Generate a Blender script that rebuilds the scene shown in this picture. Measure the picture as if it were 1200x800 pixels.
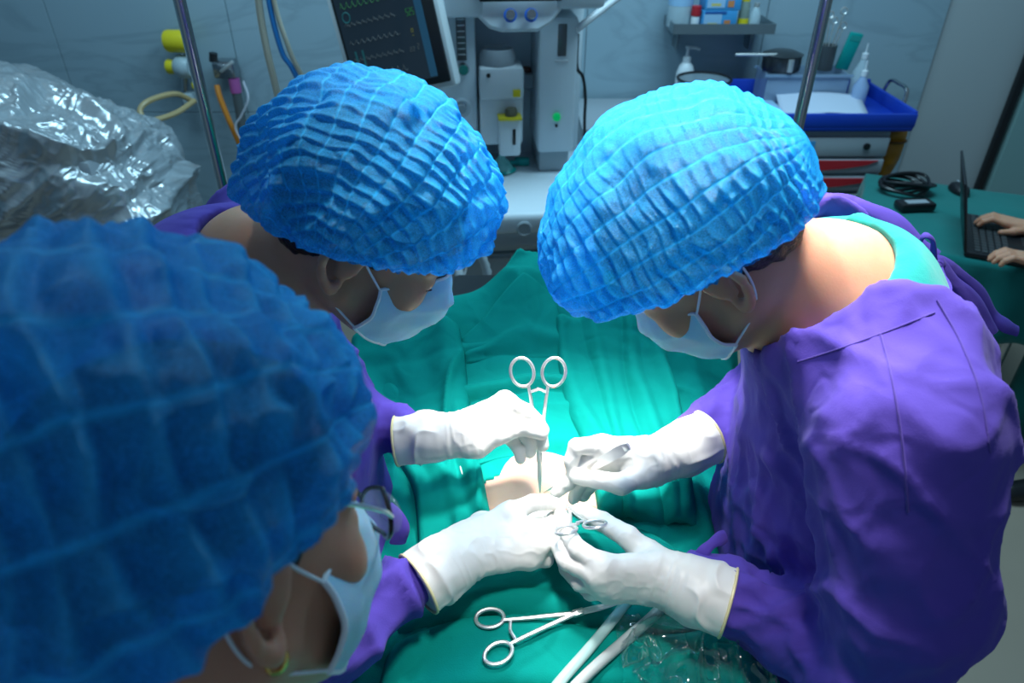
import bpy, bmesh, math, random
import numpy as np
from mathutils import Vector, Matrix
from mathutils.bvhtree import BVHTree

for o in list(bpy.data.objects):
    bpy.data.objects.remove(o)
SC = bpy.context.scene
COL = SC.collection

# ------------------------------------------------------------------ camera
CAM_H, PITCH, FPX = 1.80, math.radians(34.0), 836.0
cd = bpy.data.cameras.new('camera'); cam = bpy.data.objects.new('camera', cd); COL.objects.link(cam)
cam.location = (0, 0, CAM_H); cam.rotation_euler = (math.pi/2 - PITCH, 0, 0)
cd.sensor_width = 36.0; cd.lens = FPX*36.0/1200.0
cd.dof.use_dof = True; cd.dof.focus_distance = 0.92; cd.dof.aperture_fstop = 5.6
cd.clip_start = 0.02
SC.camera = cam
SC.view_settings.view_transform = 'Standard'; SC.view_settings.look = 'None'
SC.view_settings.gamma = 1.0; SC.view_settings.use_curve_mapping = False
SC.view_settings.exposure = 0.0

# ------------------------------------------------------------------ light
world = bpy.data.worlds.new('world'); SC.world = world; world.use_nodes = True
bgn = world.node_tree.nodes['Background']
bgn.inputs[0].default_value = (0.38, 0.60, 0.80, 1); bgn.inputs[1].default_value = 0.27

def spot(name, loc, target, energy, size_deg, blend, radius, col):
    l = bpy.data.lights.new(name, 'SPOT'); l.energy = energy; l.spot_size = math.radians(size_deg)
    l.spot_blend = blend; l.shadow_soft_size = radius; l.color = col
    o = bpy.data.objects.new(name, l); COL.objects.link(o); o.location = loc
    d = Vector(target) - Vector(loc); o.rotation_euler = d.to_track_quat('-Z', 'Y').to_euler()
    return o
def area(name, loc, target, energy, sx, sy, col):
    l = bpy.data.lights.new(name, 'AREA'); l.energy = energy; l.shape = 'RECTANGLE'; l.size = sx; l.size_y = sy; l.color = col
    o = bpy.data.objects.new(name, l); COL.objects.link(o); o.location = loc
    d = Vector(target) - Vector(loc); o.rotation_euler = d.to_track_quat('-Z', 'Y').to_euler()
    return o
# the operating lamp: a wide head above the table and a second smaller one behind it, then an added front fill
spot('operating_or_fill_light', (-0.10, 1.00, 2.45), (0.13, 0.65, 1.08), 215, 34, 0.75, 0.12, (1.0, 0.99, 0.95))
spot('operating_or_fill_light', (0.40, 1.00, 2.42), (0.22, 0.64, 1.20), 190, 36, 0.75, 0.12, (1.0, 0.99, 0.95))
spot('operating_or_fill_light', (0.12, 0.34, 2.55), (0.06, 0.58, 1.03), 64, 28, 0.8, 0.10, (1.0, 0.99, 0.95))  # fill spot added on the camera side to brighten gloves and lower drape
# unseen panels added overhead as cold, dim ambient fill
area('ceiling_fill_light', (-0.9, 2.3, 2.9), (-0.9, 2.3, 0), 26.0, 1.2, 0.6, (0.48, 0.82, 1.0))
area('ceiling_fill_light', (0.8, 2.2, 2.9), (0.8, 2.2, 0), 42.0, 1.2, 0.6, (0.48, 0.82, 1.0))

# ------------------------------------------------------------------ pixel helpers
CP, SP = math.cos(PITCH), math.sin(PITCH)
def Wd(px, py, D):
    r = (px-600)/FPX*D; u = (400-py)/FPX*D
    return np.array((r, D*CP+u*SP, CAM_H-D*SP+u*CP))
def Wz(px, py, z):
    u = (400-py)/FPX
    return Wd(px, py, (CAM_H-z)/(SP-u*CP))
def Wy(px, py, y):
    u = (400-py)/FPX
    return Wd(px, py, y/(CP+u*SP))
def A(*v): return np.array(v, dtype=float)

# ------------------------------------------------------------------ object helpers
def link(o, parent=None):
    COL.objects.link(o)
    if parent is not None: o.parent = parent
    return o
def tag(o, label=None, cat=None, group=None, kind=None):
    if label: o['label'] = label
    if cat: o['category'] = cat
    if group: o['group'] = group
    if kind: o['kind'] = kind
    return o
def empty(name, loc=(0, 0, 0), rz=0.0):
    o = bpy.data.objects.new(name, None); COL.objects.link(o); o.location = loc; o.rotation_euler = (0, 0, rz)
    o.empty_display_size = 0.05
    return o
def thing(name, label, cat, loc=(0, 0, 0), rz=0.0, group=None):
    return tag(empty(name, loc, rz), label, cat, group)
def set_parent_world(o, parent):
    """child whose vertices are already in world coordinates"""
    o.parent = parent
    o.matrix_parent_inverse = Matrix.LocRotScale(parent.location, parent.rotation_euler, None).inverted()
def npmesh(name, V, F, mat, parent=None, smooth=True, world=True):
    me = bpy.data.meshes.new(name)
    V = np.asarray(V, dtype=np.float32); F = np.asarray(F, dtype=np.int32)
    k = F.shape[1]
    me.vertices.add(len(V)); me.vertices.foreach_set('co', V.ravel())
    me.loops.add(F.size); me.loops.foreach_set('vertex_index', F.ravel())
    me.polygons.add(len(F)); me.polygons.foreach_set('loop_start', np.arange(0, F.size, k, dtype=np.int32))
    me.update(calc_edges=True); me.validate()
    me.polygons.foreach_set('use_smooth', np.full(len(me.polygons), smooth))
    if mat is not None: me.materials.append(mat)
    o = bpy.data.objects.new(name, me); COL.objects.link(o)
    if parent is not None:
        if world: set_parent_world(o, parent)
        else: o.parent = parent
    return o
def solid(o, t, off=-1.0):
    m = o.modifiers.new('thickness', 'SOLIDIFY'); m.thickness = t; m.offset = off
    return o

class MB:
    """collects shapes of ONE part"""
    def __init__(s): s.bm = bmesh.new()
    def box(s, c, d, bev=0.0, rot=None, seg=2):
        r = bmesh.ops.create_cube(s.bm, size=1.0)
        vs = r['verts']
        bmesh.ops.scale(s.bm, vec=d, verts=vs)
        if bev > 0:
            es = list({e for v in vs for e in v.link_edges})
            rb = bmesh.ops.bevel(s.bm, geom=es, offset=bev, segments=seg, affect='EDGES', profile=0.5)
            vs = list({v for f in rb['faces'] for v in f.verts} | {v for v in vs if v.is_valid})
        if rot is not None: bmesh.ops.rotate(s.bm, cent=(0, 0, 0), matrix=rot, verts=vs)
        bmesh.ops.translate(s.bm, vec=c, verts=vs)
        return s
    def lathe(s, prof, c=(0, 0, 0), axis=(0, 0, 1), seg=24):
        """prof: (radius, height) list along axis"""
        ax = Vector(axis).normalized()
        q = Vector((0, 0, 1)).rotation_difference(ax)
        rings = []
        for r, h in prof:
            if r < 1e-6: rings.append([s.bm.verts.new(q @ Vector((0, 0, h)) + Vector(c))]); continue
            rings.append([s.bm.verts.new(q @ Vector((r*math.cos(2*math.pi*k/seg), r*math.sin(2*math.pi*k/seg), h)) + Vector(c)) for k in range(seg)])
        for a, b in zip(rings, rings[1:]):
            for k in range(seg):
                k2 = (k+1) % seg
                if len(a) == 1 and len(b) == 1: continue
                if len(a) == 1: s.bm.faces.new((a[0], b[k2], b[k]))
                elif len(b) == 1: s.bm.faces.new((a[k], a[k2], b[0]))
                else: s.bm.faces.new((a[k], a[k2], b[k2], b[k]))
        return s
    def cyl(s, a, b, r, r2=None, seg=16):
        a = Vector(a); b = Vector(b); L = (b-a).length; r2 = r if r2 is None else r2
        return s.lathe([(0, 0), (r, 0), (r2, L), (0, L)], a, b-a, seg)
    def tube(s, pts, r, seg=8, closed=False, flat=1.0):
        """sweep; r may be a list; flat squashes across the second normal"""
        P = [Vector(p) for p in pts]; n = len(P)
        R = [float(q) for q in r] if hasattr(r, '__len__') else [float(r)]*n
        T = []
        for i in range(n):
            a = P[(i-1) % n] if (closed or i > 0) else P[i]; b = P[(i+1) % n] if (closed or i < n-1) else P[i]
            T.append((b-a).normalized())
        u = T[0].orthogonal().normalized(); rings = []
        for i in range(n):
            u = (u - T[i]*u.dot(T[i])).normalized(); w = T[i].cross(u)
            rings.append([s.bm.verts.new(P[i] + R[i]*(math.cos(2*math.pi*k/seg)*u + flat*math.sin(2*math.pi*k/seg)*w)) for k in range(seg)])
        m = n if closed else n-1
        for i in range(m):
            a, b = rings[i], rings[(i+1) % n]
            sh = 0
            if closed and i == n-1:
                sh = min(range(seg), key=lambda q: (a[0].co-b[q].co).length)
            for k in range(seg):
                s.bm.faces.new((a[k], a[(k+1) % seg], b[(k+1+sh) % seg], b[(k+sh) % seg]))
        if not closed:
            s.bm.faces.new(rings[0][::-1]); s.bm.faces.new(rings[-1])
        return s
    def prism(s, poly, z0, z1, M=None):
        """poly (x,y) list extruded along z, then placed by matrix"""
        M = M or Matrix.Identity(4)
        a = [s.bm.verts.new(M @ Vector((x, y, z0))) for x, y in poly]; b = [s.bm.verts.new(M @ Vector((x, y, z1))) for x, y in poly]
        n = len(poly)
        s.bm.faces.new(a[::-1]); s.bm.faces.new(b)
        for k in range(n): s.bm.faces.new((a[k], a[(k+1) % n], b[(k+1) % n], b[k]))
        return s
    def build(s, name, mat, parent=None, smooth=None, world=False, bevel=0.0):
        bmesh.ops.recalc_face_normals(s.bm, faces=s.bm.faces)
        me = bpy.data.meshes.new(name); s.bm.to_mesh(me); s.bm.free()
        if mat is not None: me.materials.append(mat)
        o = bpy.data.objects.new(name, me); COL.objects.link(o)
        if bevel > 0:
            b = o.modifiers.new('bevel', 'BEVEL'); b.width = bevel; b.segments = 2; b.limit_method = 'ANGLE'
        if smooth is not False:
            me.polygons.foreach_set('use_smooth', np.full(len(me.polygons), True))
            try: me.set_sharp_from_angle(angle=math.radians(40))
            except Exception: pass
        if parent is not None:
            if world: set_parent_world(o, parent)
            else: o.parent = parent
        return o

def spline(pts, n=8):
    """Catmull-Rom through points"""
    P = [np.array(p, float) for p in pts]; P = [2*P[0]-P[1]] + P + [2*P[-1]-P[-2]]
    out = []
    for i in range(1, len(P)-2):
        for k in range(n):
            t = k/n
            out.append(0.5*((2*P[i]) + (-P[i-1]+P[i+1])*t + (2*P[i-1]-5*P[i]+4*P[i+1]-P[i+2])*t*t + (-P[i-1]+3*P[i]-3*P[i+1]+P[i+2])*t**3))
    out.append(P[-2]); return out

# ------------------------------------------------------------------ noise
_rng = np.random.RandomState(7)
_PT = _rng.rand(64, 64, 64).astype(np.float32)*2-1
def noise(p, seed=0):
    """smooth value noise, p (...,3)"""
    p = np.asarray(p, np.float32) + np.float32(seed*17.31)
    i = np.floor(p).astype(np.int32); f = p-i; f = f*f*f*(f*(f*6-15)+10)
    i &= 63; j = (i+1) & 63
    x0, y0, z0 = i[..., 0], i[..., 1], i[..., 2]; x1, y1, z1 = j[..., 0], j[..., 1], j[..., 2]
    fx, fy, fz = f[..., 0], f[..., 1], f[..., 2]
    def L(a, b, t): return a+(b-a)*t
    return L(L(L(_PT[x0, y0, z0], _PT[x1, y0, z0], fx), L(_PT[x0, y1, z0], _PT[x1, y1, z0], fx), fy),
             L(L(_PT[x0, y0, z1], _PT[x1, y0, z1], fx), L(_PT[x0, y1, z1], _PT[x1, y1, z1], fx), fy), fz)
def fbm(p, o=3, seed=0):
    r = 0; a = 1.0
    for k in range(o): r = r + a*noise(p*(2.0**k), seed+k); a *= 0.5
    return r
def ridge(p, seed=0):
    return 1-np.minimum(np.abs(noise(p, seed))*2.2, 1.0)
def sstep(a, b, x):
    t = np.clip((x-a)/(b-a), 0, 1); return t*t*(3-2*t)
def norm(v): v = np.asarray(v, float); return v/np.linalg.norm(v)

# ------------------------------------------------------------------ implicit surfaces
class Field:
    def __init__(s, lo, hi, h):
        s.lo = np.array(lo, float); s.h = h; s.n = np.ceil((np.array(hi, float)-s.lo)/h).astype(int)+1
        s.d = np.full(s.n, 1.0, np.float32)
    def sub(s, lo, hi):
        a = np.clip(np.floor((lo-s.lo)/s.h).astype(int), 0, s.n); b = np.clip(np.ceil((hi-s.lo)/s.h).astype(int)+1, 0, s.n)
        sl = tuple(slice(i, j) for i, j in zip(a, b))
        ax = [(s.lo[k]+s.h*np.arange(a[k], b[k])).astype(np.float32) for k in range(3)]
        return sl, ax
    def put(s, lo, hi, fn, k=0.0, op='add'):
        m = max(k, 0)*1.2+3*s.h
        sl, ax = s.sub(np.array(lo)-m, np.array(hi)+m)
        if any(len(a) == 0 for a in ax): return s
        X, Y, Z = np.meshgrid(*ax, indexing='ij', copy=False)
        d = fn(X, Y, Z); c = s.d[sl]
        if op == 'cut': d = -d
        if k > 0:
            if op == 'add':
                t = np.maximum(k-np.abs(c-d), 0)/k; r = np.minimum(c, d)-t*t*k*0.25
            else:
                t = np.maximum(k-np.abs(c-d), 0)/k; r = np.maximum(c, d)+t*t*k*0.25
        else: r = np.minimum(c, d) if op == 'add' else np.maximum(c, d)
        s.d[sl] = r; return s
    def cone(s, a, b, r1, r2, k=0.0, op='add', fl=None):
        """rounded cone; fl=(axis, factor) squashes it along a direction"""
        a = np.array(a, float); b = np.array(b, float); rm = max(r1, r2)*1.05
        ba = b-a; L2 = float(ba@ba)+1e-12
        if fl is not None: fx = norm(fl[0]); ff = 1/fl[1]-1
        def fn(X, Y, Z):
            px, py, pz = X-a[0], Y-a[1], Z-a[2]
            t = np.clip((px*ba[0]+py*ba[1]+pz*ba[2])/L2, 0, 1)
            qx, qy, qz = px-t*ba[0], py-t*ba[1], pz-t*ba[2]
            if fl is not None:
                q = (qx*fx[0]+qy*fx[1]+qz*fx[2])*ff
                qx, qy, qz = qx+q*fx[0], qy+q*fx[1], qz+q*fx[2]
            return np.sqrt(qx*qx+qy*qy+qz*qz)-(r1+(r2-r1)*t)
        return s.put(np.minimum(a, b)-rm, np.maximum(a, b)+rm, fn, k, op)
    def chain(s, pts, rs, k=0.0, op='add'):
        for i in range(len(pts)-1): s.cone(pts[i], pts[i+1], rs[i], rs[i+1], k, op)
        return s
    def ell(s, c, r, k=0.0, op='add', R=None):
        c = np.array(c, float); r = np.array(r, float); m = r.max()*1.02
        def fn(X, Y, Z):
            x, y, z = X-c[0], Y-c[1], Z-c[2]
            if R is not None:
                x, y, z = (R[0][0]*x+R[0][1]*y+R[0][2]*z, R[1][0]*x+R[1][1]*y+R[1][2]*z, R[2][0]*x+R[2][1]*y+R[2][2]*z)
            k0 = np.sqrt((x/r[0])**2+(y/r[1])**2+(z/r[2])**2); k1 = np.sqrt((x/r[0]**2)**2+(y/r[1]**2)**2+(z/r[2]**2)**2)+1e-6
            return k0*(k0-1)/k1
        return s.put(c-m, c+m, fn, k, op)
    def plane(s, p, n):
        """keep the side the normal points away from"""
        p = np.array(p, float); n = norm(n)
        X, Y, Z = np.meshgrid(*[(s.lo[k]+s.h*np.arange(s.n[k])).astype(np.float32) for k in range(3)], indexing='ij', copy=False)
        s.d = np.maximum(s.d, (X-p[0])*n[0]+(Y-p[1])*n[1]+(Z-p[2])*n[2]); return s
    def mesh(s, relax=1):
        d = s.d; h = s.h
        d[0], d[-1] = 1, 1; d[:, 0], d[:, -1] = 1, 1; d[:, :, 0], d[:, :, -1] = 1, 1
        ins = d < 0
        cnt = np.zeros(tuple(np.array(d.shape)-1), np.uint8)
        for i in (0, 1):
            for j in (0, 1):
                for k in (0, 1):
                    cnt += ins[i:d.shape[0]-1+i, j:d.shape[1]-1+j, k:d.shape[2]-1+k]
        act = np.argwhere((cnt > 0) & (cnt < 8))
        idx = np.full(cnt.shape, -1, np.int32); idx[act[:, 0], act[:, 1], act[:, 2]] = np.arange(len(act))
        cor = {(i, j, k): d[act[:, 0]+i, act[:, 1]+j, act[:, 2]+k] for i in (0, 1) for j in (0, 1) for k in (0, 1)}
        acc = np.zeros((len(act), 3)); w = np.zeros(len(act))
        for c in cor:
            for ax in range(3):
                if c[ax] == 0:
                    c2 = list(c); c2[ax] = 1; a, b = cor[c], cor[tuple(c2)]
                    m = (a < 0) != (b < 0)
                    t = np.where(m, a/np.where(m, a-b, 1), 0)
                    p = np.array(c, float)[None].repeat(len(act), 0); p[:, ax] = t
                    acc[m] += p[m]; w[m] += 1
        V = (act+acc/w[:, None])*h+s.lo
        F = []
        for ax in range(3):
            b, c = (ax+1) % 3, (ax+2) % 3
            sl0 = [slice(None)]*3; sl1 = [slice(None)]*3; sl0[ax] = slice(0, -1); sl1[ax] = slice(1, None)
            e = np.argwhere(ins[tuple(sl0)] != ins[tuple(sl1)])
            e = e[(e[:, b] > 0) & (e[:, c] > 0)]
            def g(db, dc):
                q = e.copy(); q[:, b] -= db; q[:, c] -= dc; return idx[q[:, 0], q[:, 1], q[:, 2]]
            quad = np.stack([g(1, 1), g(0, 1), g(0, 0), g(1, 0)], 1)
            fl = ~ins[e[:, 0], e[:, 1], e[:, 2]]
            quad[fl] = quad[fl][:, ::-1]; F.append(quad)
        F = np.concatenate(F); F = F[(F >= 0).all(1)]
        for _ in range(relax): V = relaxm(V, F)
        return V, F
def relaxm(V, F, lam=0.5):
    n = len(V); acc = np.zeros_like(V); w = np.zeros(n); k = F.shape[1]
    for i in range(k):
        a, b = F[:, i], F[:, (i+1) % k]
        for c in range(3):
            acc[:, c] += np.bincount(a, V[b, c], n)+np.bincount(b, V[a, c], n)
        w += np.bincount(a, minlength=n)+np.bincount(b, minlength=n)
    w = np.maximum(w, 1)
    return V+lam*(acc/w[:, None]-V)
def vnormals(V, F):
    n = np.cross(V[F[:, 2]]-V[F[:, 0]], V[F[:, 3]]-V[F[:, 1]])
    N = np.zeros_like(V)
    for i in range(4):
        for c in range(3): N[:, c] += np.bincount(F[:, i], n[:, c], len(V))
    return N/(np.linalg.norm(N, axis=1, keepdims=True)+1e-12)
def gridF(nu, nv, wrapu=False):
    """quads of a (nu,nv) grid, index = i*nv+j"""
    i = np.arange(nu if wrapu else nu-1); j = np.arange(nv-1)
    I, J = np.meshgrid(i, j, indexing='ij'); I2 = (I+1) % nu
    return np.stack([I*nv+J, I2*nv+J, I2*nv+J+1, I*nv+J+1], -1).reshape(-1, 4)

# ------------------------------------------------------------------ materials
MATS = {}
def mat(name, col, rough=0.5, metal=0.0, spec=0.5, bump=None, var=None, emis=None, sss=0.0, trans=0.0, alpha=None, coat=0.0, sheen=0.0, ior=1.45):
    """bump=(scale, strength, distance), var=(scale, amount)"""
    if name in MATS: return MATS[name]
    m = bpy.data.materials.new(name); m.use_nodes = True; nt = m.node_tree; N = nt.nodes; Lk = nt.links
    b = N['Principled BSDF']
    b.inputs['Base Color'].default_value = (*col, 1); b.inputs['Roughness'].default_value = rough; b.inputs['Metallic'].default_value = metal
    b.inputs['Specular IOR Level'].default_value = spec; b.inputs['IOR'].default_value = ior
    b.inputs['Coat Weight'].default_value = coat; b.inputs['Sheen Weight'].default_value = sheen
    if sss > 0:
        b.inputs['Subsurface Weight'].default_value = 1.0; b.inputs['Subsurface Scale'].default_value = sss
        b.inputs['Subsurface Radius'].default_value = (1.0, 0.45, 0.3)
    b.inputs['Transmission Weight'].default_value = trans
    if alpha is not None: b.inputs['Alpha'].default_value = alpha
    if emis: b.inputs['Emission Color'].default_value = (*emis[0], 1); b.inputs['Emission Strength'].default_value = emis[1]
    tc = N.new('ShaderNodeTexCoord')
    if var:
        n = N.new('ShaderNodeTexNoise'); n.inputs['Scale'].default_value = var[0]; n.inputs['Detail'].default_value = 4
        Lk.new(tc.outputs['Object'], n.inputs['Vector'])
        mx = N.new('ShaderNodeMix'); mx.data_type = 'RGBA'
        mx.inputs['A'].default_value = (*[c*(1-var[1]) for c in col], 1); mx.inputs['B'].default_value = (*[min(1, c*(1+var[1])) for c in col], 1)
        Lk.new(n.outputs['Fac'], mx.inputs['Factor']); Lk.new(mx.outputs['Result'], b.inputs['Base Color'])
    if bump:
        n = N.new('ShaderNodeTexNoise'); n.inputs['Scale'].default_value = bump[0]; n.inputs['Detail'].default_value = 5
        Lk.new(tc.outputs['Object'], n.inputs['Vector'])
        bp = N.new('ShaderNodeBump'); bp.inputs['Strength'].default_value = bump[1]; bp.inputs['Distance'].default_value = bump[2]
        Lk.new(n.outputs['Fac'], bp.inputs['Height']); Lk.new(bp.outputs['Normal'], b.inputs['Normal'])
    MATS[name] = m; return m
def cloth_mat(name, col, weave=1500, fine=0.35, sheen=0.2, rough=0.85, wr=(28, 0.5, 0.004), crease=None):
    """woven cotton: fine weave bump over soft creases"""
    if name in MATS: return MATS[name]
    m = mat(name, col, rough=rough, sheen=sheen, spec=0.2, var=(9, 0.10))
    nt = m.node_tree; N = nt.nodes; Lk = nt.links; b = N['Principled BSDF']
    tc = [n for n in N if n.type == 'TEX_COORD'][0]
    n1 = N.new('ShaderNodeTexNoise'); n1.inputs['Scale'].default_value = wr[0]; n1.inputs['Detail'].default_value = 3; n1.inputs['Distortion'].default_value = 0.25
    n2 = N.new('ShaderNodeTexNoise'); n2.inputs['Scale'].default_value = weave*0.4; n2.inputs['Detail'].default_value = 2
    for n in (n1, n2): Lk.new(tc.outputs['Object'], n.inputs['Vector'])
    b1 = N.new('ShaderNodeBump'); b1.inputs['Strength'].default_value = wr[1]; b1.inputs['Distance'].default_value = wr[2]
    b2 = N.new('ShaderNodeBump'); b2.inputs['Strength'].default_value = fine; b2.inputs['Distance'].default_value = 0.0008
    Lk.new(n1.outputs['Fac'], b1.inputs['Height']); Lk.new(n2.outputs['Fac'], b2.inputs['Height'])
    last = b1
    for sc_, st_, ds_ in (crease or ()):
        # sharp crease lines where the noise crosses its middle
        n4 = N.new('ShaderNodeTexNoise'); n4.inputs['Scale'].default_value = sc_; n4.inputs['Detail'].default_value = 1.5; n4.inputs['Distortion'].default_value = 0.4
        Lk.new(tc.outputs['Object'], n4.inputs['Vector'])
        ma = N.new('ShaderNodeMath'); ma.operation = 'SUBTRACT'; ma.inputs[1].default_value = 0.5; Lk.new(n4.outputs['Fac'], ma.inputs[0])
        mb_ = N.new('ShaderNodeMath'); mb_.operation = 'ABSOLUTE'; Lk.new(ma.outputs[0], mb_.inputs[0])
        mc_ = N.new('ShaderNodeMapRange'); mc_.inputs['From Max'].default_value = 0.09; mc_.interpolation_type = 'SMOOTHSTEP'; Lk.new(mb_.outputs[0], mc_.inputs['Value'])
        b4 = N.new('ShaderNodeBump'); b4.inputs['Strength'].default_value = st_; b4.inputs['Distance'].default_value = ds_
        Lk.new(mc_.outputs['Result'], b4.inputs['Height']); Lk.new(last.outputs['Normal'], b4.inputs['Normal']); last = b4
    Lk.new(last.outputs['Normal'], b2.inputs['Normal']); Lk.new(b2.outputs['Normal'], b.inputs['Normal'])
    return m
def cap_mat(name, col):
    """thin non-woven cap fabric: translucent, lets the hair show through a little"""
    m = bpy.data.materials.new(name); m.use_nodes = True; nt = m.node_tree; N = nt.nodes; Lk = nt.links
    b = N['Principled BSDF']; out = N['Material Output']
    b.inputs['Roughness'].default_value = 0.36; b.inputs['Specular IOR Level'].default_value = 0.55
    tc = N.new('ShaderNodeTexCoord')
    at = N.new('ShaderNodeAttribute'); at.attribute_name = 'seam'
    nz = N.new('ShaderNodeTexNoise'); nz.inputs['Scale'].default_value = 900; nz.inputs['Detail'].default_value = 2
    mp = N.new('ShaderNodeMapping'); mp.inputs['Scale'].default_value = (1, 2.2, 1); Lk.new(tc.outputs['Object'], mp.inputs['Vector']); Lk.new(mp.outputs['Vector'], nz.inputs['Vector'])
    mx = N.new('ShaderNodeMix'); mx.data_type = 'RGBA'; mx.inputs['A'].default_value = (*col, 1)
    mx.inputs['B'].default_value = (col[0]*1.2+0.005, min(1, col[1]*1.35), min(1, col[2]*1.2), 1)
    Lk.new(at.outputs['Fac'], mx.inputs['Factor']); Lk.new(mx.outputs['Result'], b.inputs['Base Color'])
    bp = N.new('ShaderNodeBump'); bp.inputs['Strength'].default_value = 0.9; bp.inputs['Distance'].default_value = 0.002
    Lk.new(nz.outputs['Fac'], bp.inputs['Height']); Lk.new(bp.outputs['Normal'], b.inputs['Normal'])
    tl = N.new('ShaderNodeBsdfTranslucent'); Lk.new(mx.outputs['Result'], tl.inputs['Color'])
    ms = N.new('ShaderNodeMixShader'); ms.inputs['Fac'].default_value = 0.30
    Lk.new(b.outputs[0], ms.inputs[1]); Lk.new(tl.outputs[0], ms.inputs[2])
    tr = N.new('ShaderNodeBsdfTransparent'); tr.inputs['Color'].default_value = (0.35, 0.70, 1.0, 1)
    ms2 = N.new('ShaderNodeMixShader')
    # open spots between the fibres
    n3 = N.new('ShaderNodeTexNoise'); n3.inputs['Scale'].default_value = 620; n3.inputs['Detail'].default_value = 3; n3.inputs['Roughness'].default_value = 0.7
    Lk.new(mp.outputs['Vector'], n3.inputs['Vector'])
    m3 = N.new('ShaderNodeMapRange'); m3.inputs['From Min'].default_value = 0.40; m3.inputs['From Max'].default_value = 0.62; m3.inputs['To Min'].default_value = 0.14; m3.inputs['To Max'].default_value = 0.62
    Lk.new(n3.outputs['Fac'], m3.inputs['Value'])
    mr = N.new('ShaderNodeMapRange'); mr.inputs['To Min'].default_value = 1.0; mr.inputs['To Max'].default_value = 0.12
    Lk.new(at.outputs['Fac'], mr.inputs['Value'])
    mm = N.new('ShaderNodeMath'); mm.operation = 'MULTIPLY'; Lk.new(m3.outputs['Result'], mm.inputs[0]); Lk.new(mr.outputs['Result'], mm.inputs[1]); Lk.new(mm.outputs[0], ms2.inputs['Fac'])
    Lk.new(ms.outputs[0], ms2.inputs[1]); Lk.new(tr.outputs[0], ms2.inputs[2]); Lk.new(ms2.outputs[0], out.inputs['Surface'])
    MATS[name] = m; return m
def film_mat(name, tint=(0.9, 0.95, 1.0), clear=0.6, rough=0.12):
    """clear plastic film"""
    m = bpy.data.materials.new(name); m.use_nodes = True; nt = m.node_tree; N = nt.nodes; Lk = nt.links
    b = N['Principled BSDF']; out = N['Material Output']
    b.inputs['Base Color'].default_value = (*tint, 1); b.inputs['Roughness'].default_value = rough; b.inputs['Specular IOR Level'].default_value = 0.9
    tr = N.new('ShaderNodeBsdfTransparent'); ms = N.new('ShaderNodeMixShader'); ms.inputs['Fac'].default_value = clear
    Lk.new(b.outputs[0], ms.inputs[1]); Lk.new(tr.outputs[0], ms.inputs[2]); Lk.new(ms.outputs[0], out.inputs['Surface'])
    MATS[name] = m; return m

def gloss_film(name, lo_=0.09, hi_=0.65, rough=0.10):
    m = bpy.data.materials.new(name); m.use_nodes = True; nt = m.node_tree; N = nt.nodes; Lk = nt.links
    N.remove(N['Principled BSDF']); out = N['Material Output']
    g = N.new('ShaderNodeBsdfGlossy'); g.inputs['Roughness'].default_value = rough; t = N.new('ShaderNodeBsdfTransparent'); t.inputs['Color'].default_value = (0.93, 0.97, 0.97, 1)
    lw = N.new('ShaderNodeLayerWeight'); lw.inputs['Blend'].default_value = 0.35
    mr = N.new('ShaderNodeMapRange'); mr.inputs['To Min'].default_value = lo_; mr.inputs['To Max'].default_value = hi_
    ms = N.new('ShaderNodeMixShader'); Lk.new(lw.outputs['Facing'], mr.inputs['Value']); Lk.new(mr.outputs['Result'], ms.inputs['Fac'])
    Lk.new(t.outputs[0], ms.inputs[1]); Lk.new(g.outputs[0], ms.inputs[2]); Lk.new(ms.outputs[0], out.inputs['Surface'])
    MATS[name] = m; return m
PURPLE = cloth_mat('purple_cotton', (0.092, 0.058, 0.39), wr=(14, 0.30, 0.008), sheen=0.05, fine=0.2, crease=((6, 0.30, 0.006), (13, 0.25, 0.003)))
TEAL = cloth_mat('teal_cotton', (0.001, 0.255, 0.215), wr=(16, 0.40, 0.006), sheen=0.0, crease=((6, 0.35, 0.007), (11, 0.2, 0.003)))
TEAL.node_tree.nodes['Principled BSDF'].inputs['Specular IOR Level'].default_value = 0.08
SCRUB = cloth_mat('scrub_cotton', (0.01, 0.30, 0.27))
LATEX = mat('glove_latex', (0.76, 0.74, 0.70), rough=0.40, spec=0.35, bump=(60, 0.06, 0.002))
BEAD = mat('glove_bead', (0.78, 0.68, 0.38), rough=0.4)
SKIN = mat('skin', (0.58, 0.29, 0.185), rough=0.5, sss=0.008, spec=0.35, bump=(400, 0.2, 0.0006), var=(30, 0.10))
SKIN2 = mat('belly_skin', (0.66, 0.42, 0.31), rough=0.5, sss=0.008, spec=0.35, bump=(300, 0.2, 0.0006), var=(22, 0.08))
HAIR = mat('black_hair', (0.008, 0.007, 0.007), rough=0.45, bump=(260, 0.8, 0.003))
CAP = cap_mat('cap_fabric', (0.010, 0.39, 0.88))
MASKM = mat('mask_fabric', (0.45, 0.72, 0.88), rough=0.7, bump=(500, 0.3, 0.0008), sss=0.002)
MASKW = mat('mask_edge', (0.80, 0.86, 0.90), rough=0.7)
LOOP = mat('white_elastic', (0.82, 0.85, 0.88), rough=0.7)
STEEL = mat('polished_steel', (0.78, 0.78, 0.77), rough=0.36, metal=0.82)
CHROME = mat('chrome_tube', (0.45, 0.46, 0.48), rough=0.18, metal=1.0)
GOLD = mat('gold', (0.85, 0.55, 0.15), rough=0.25, metal=1.0)
BLACK = mat('black_plastic', (0.012, 0.013, 0.016), rough=0.35)
WHITEP = mat('white_plastic', (0.62, 0.66, 0.70), rough=0.35)
GREYP = mat('grey_plastic', (0.32, 0.36, 0.40), rough=0.4)
YELLOW = mat('yellow_plastic', (0.75, 0.60, 0.02), rough=0.4)
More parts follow.
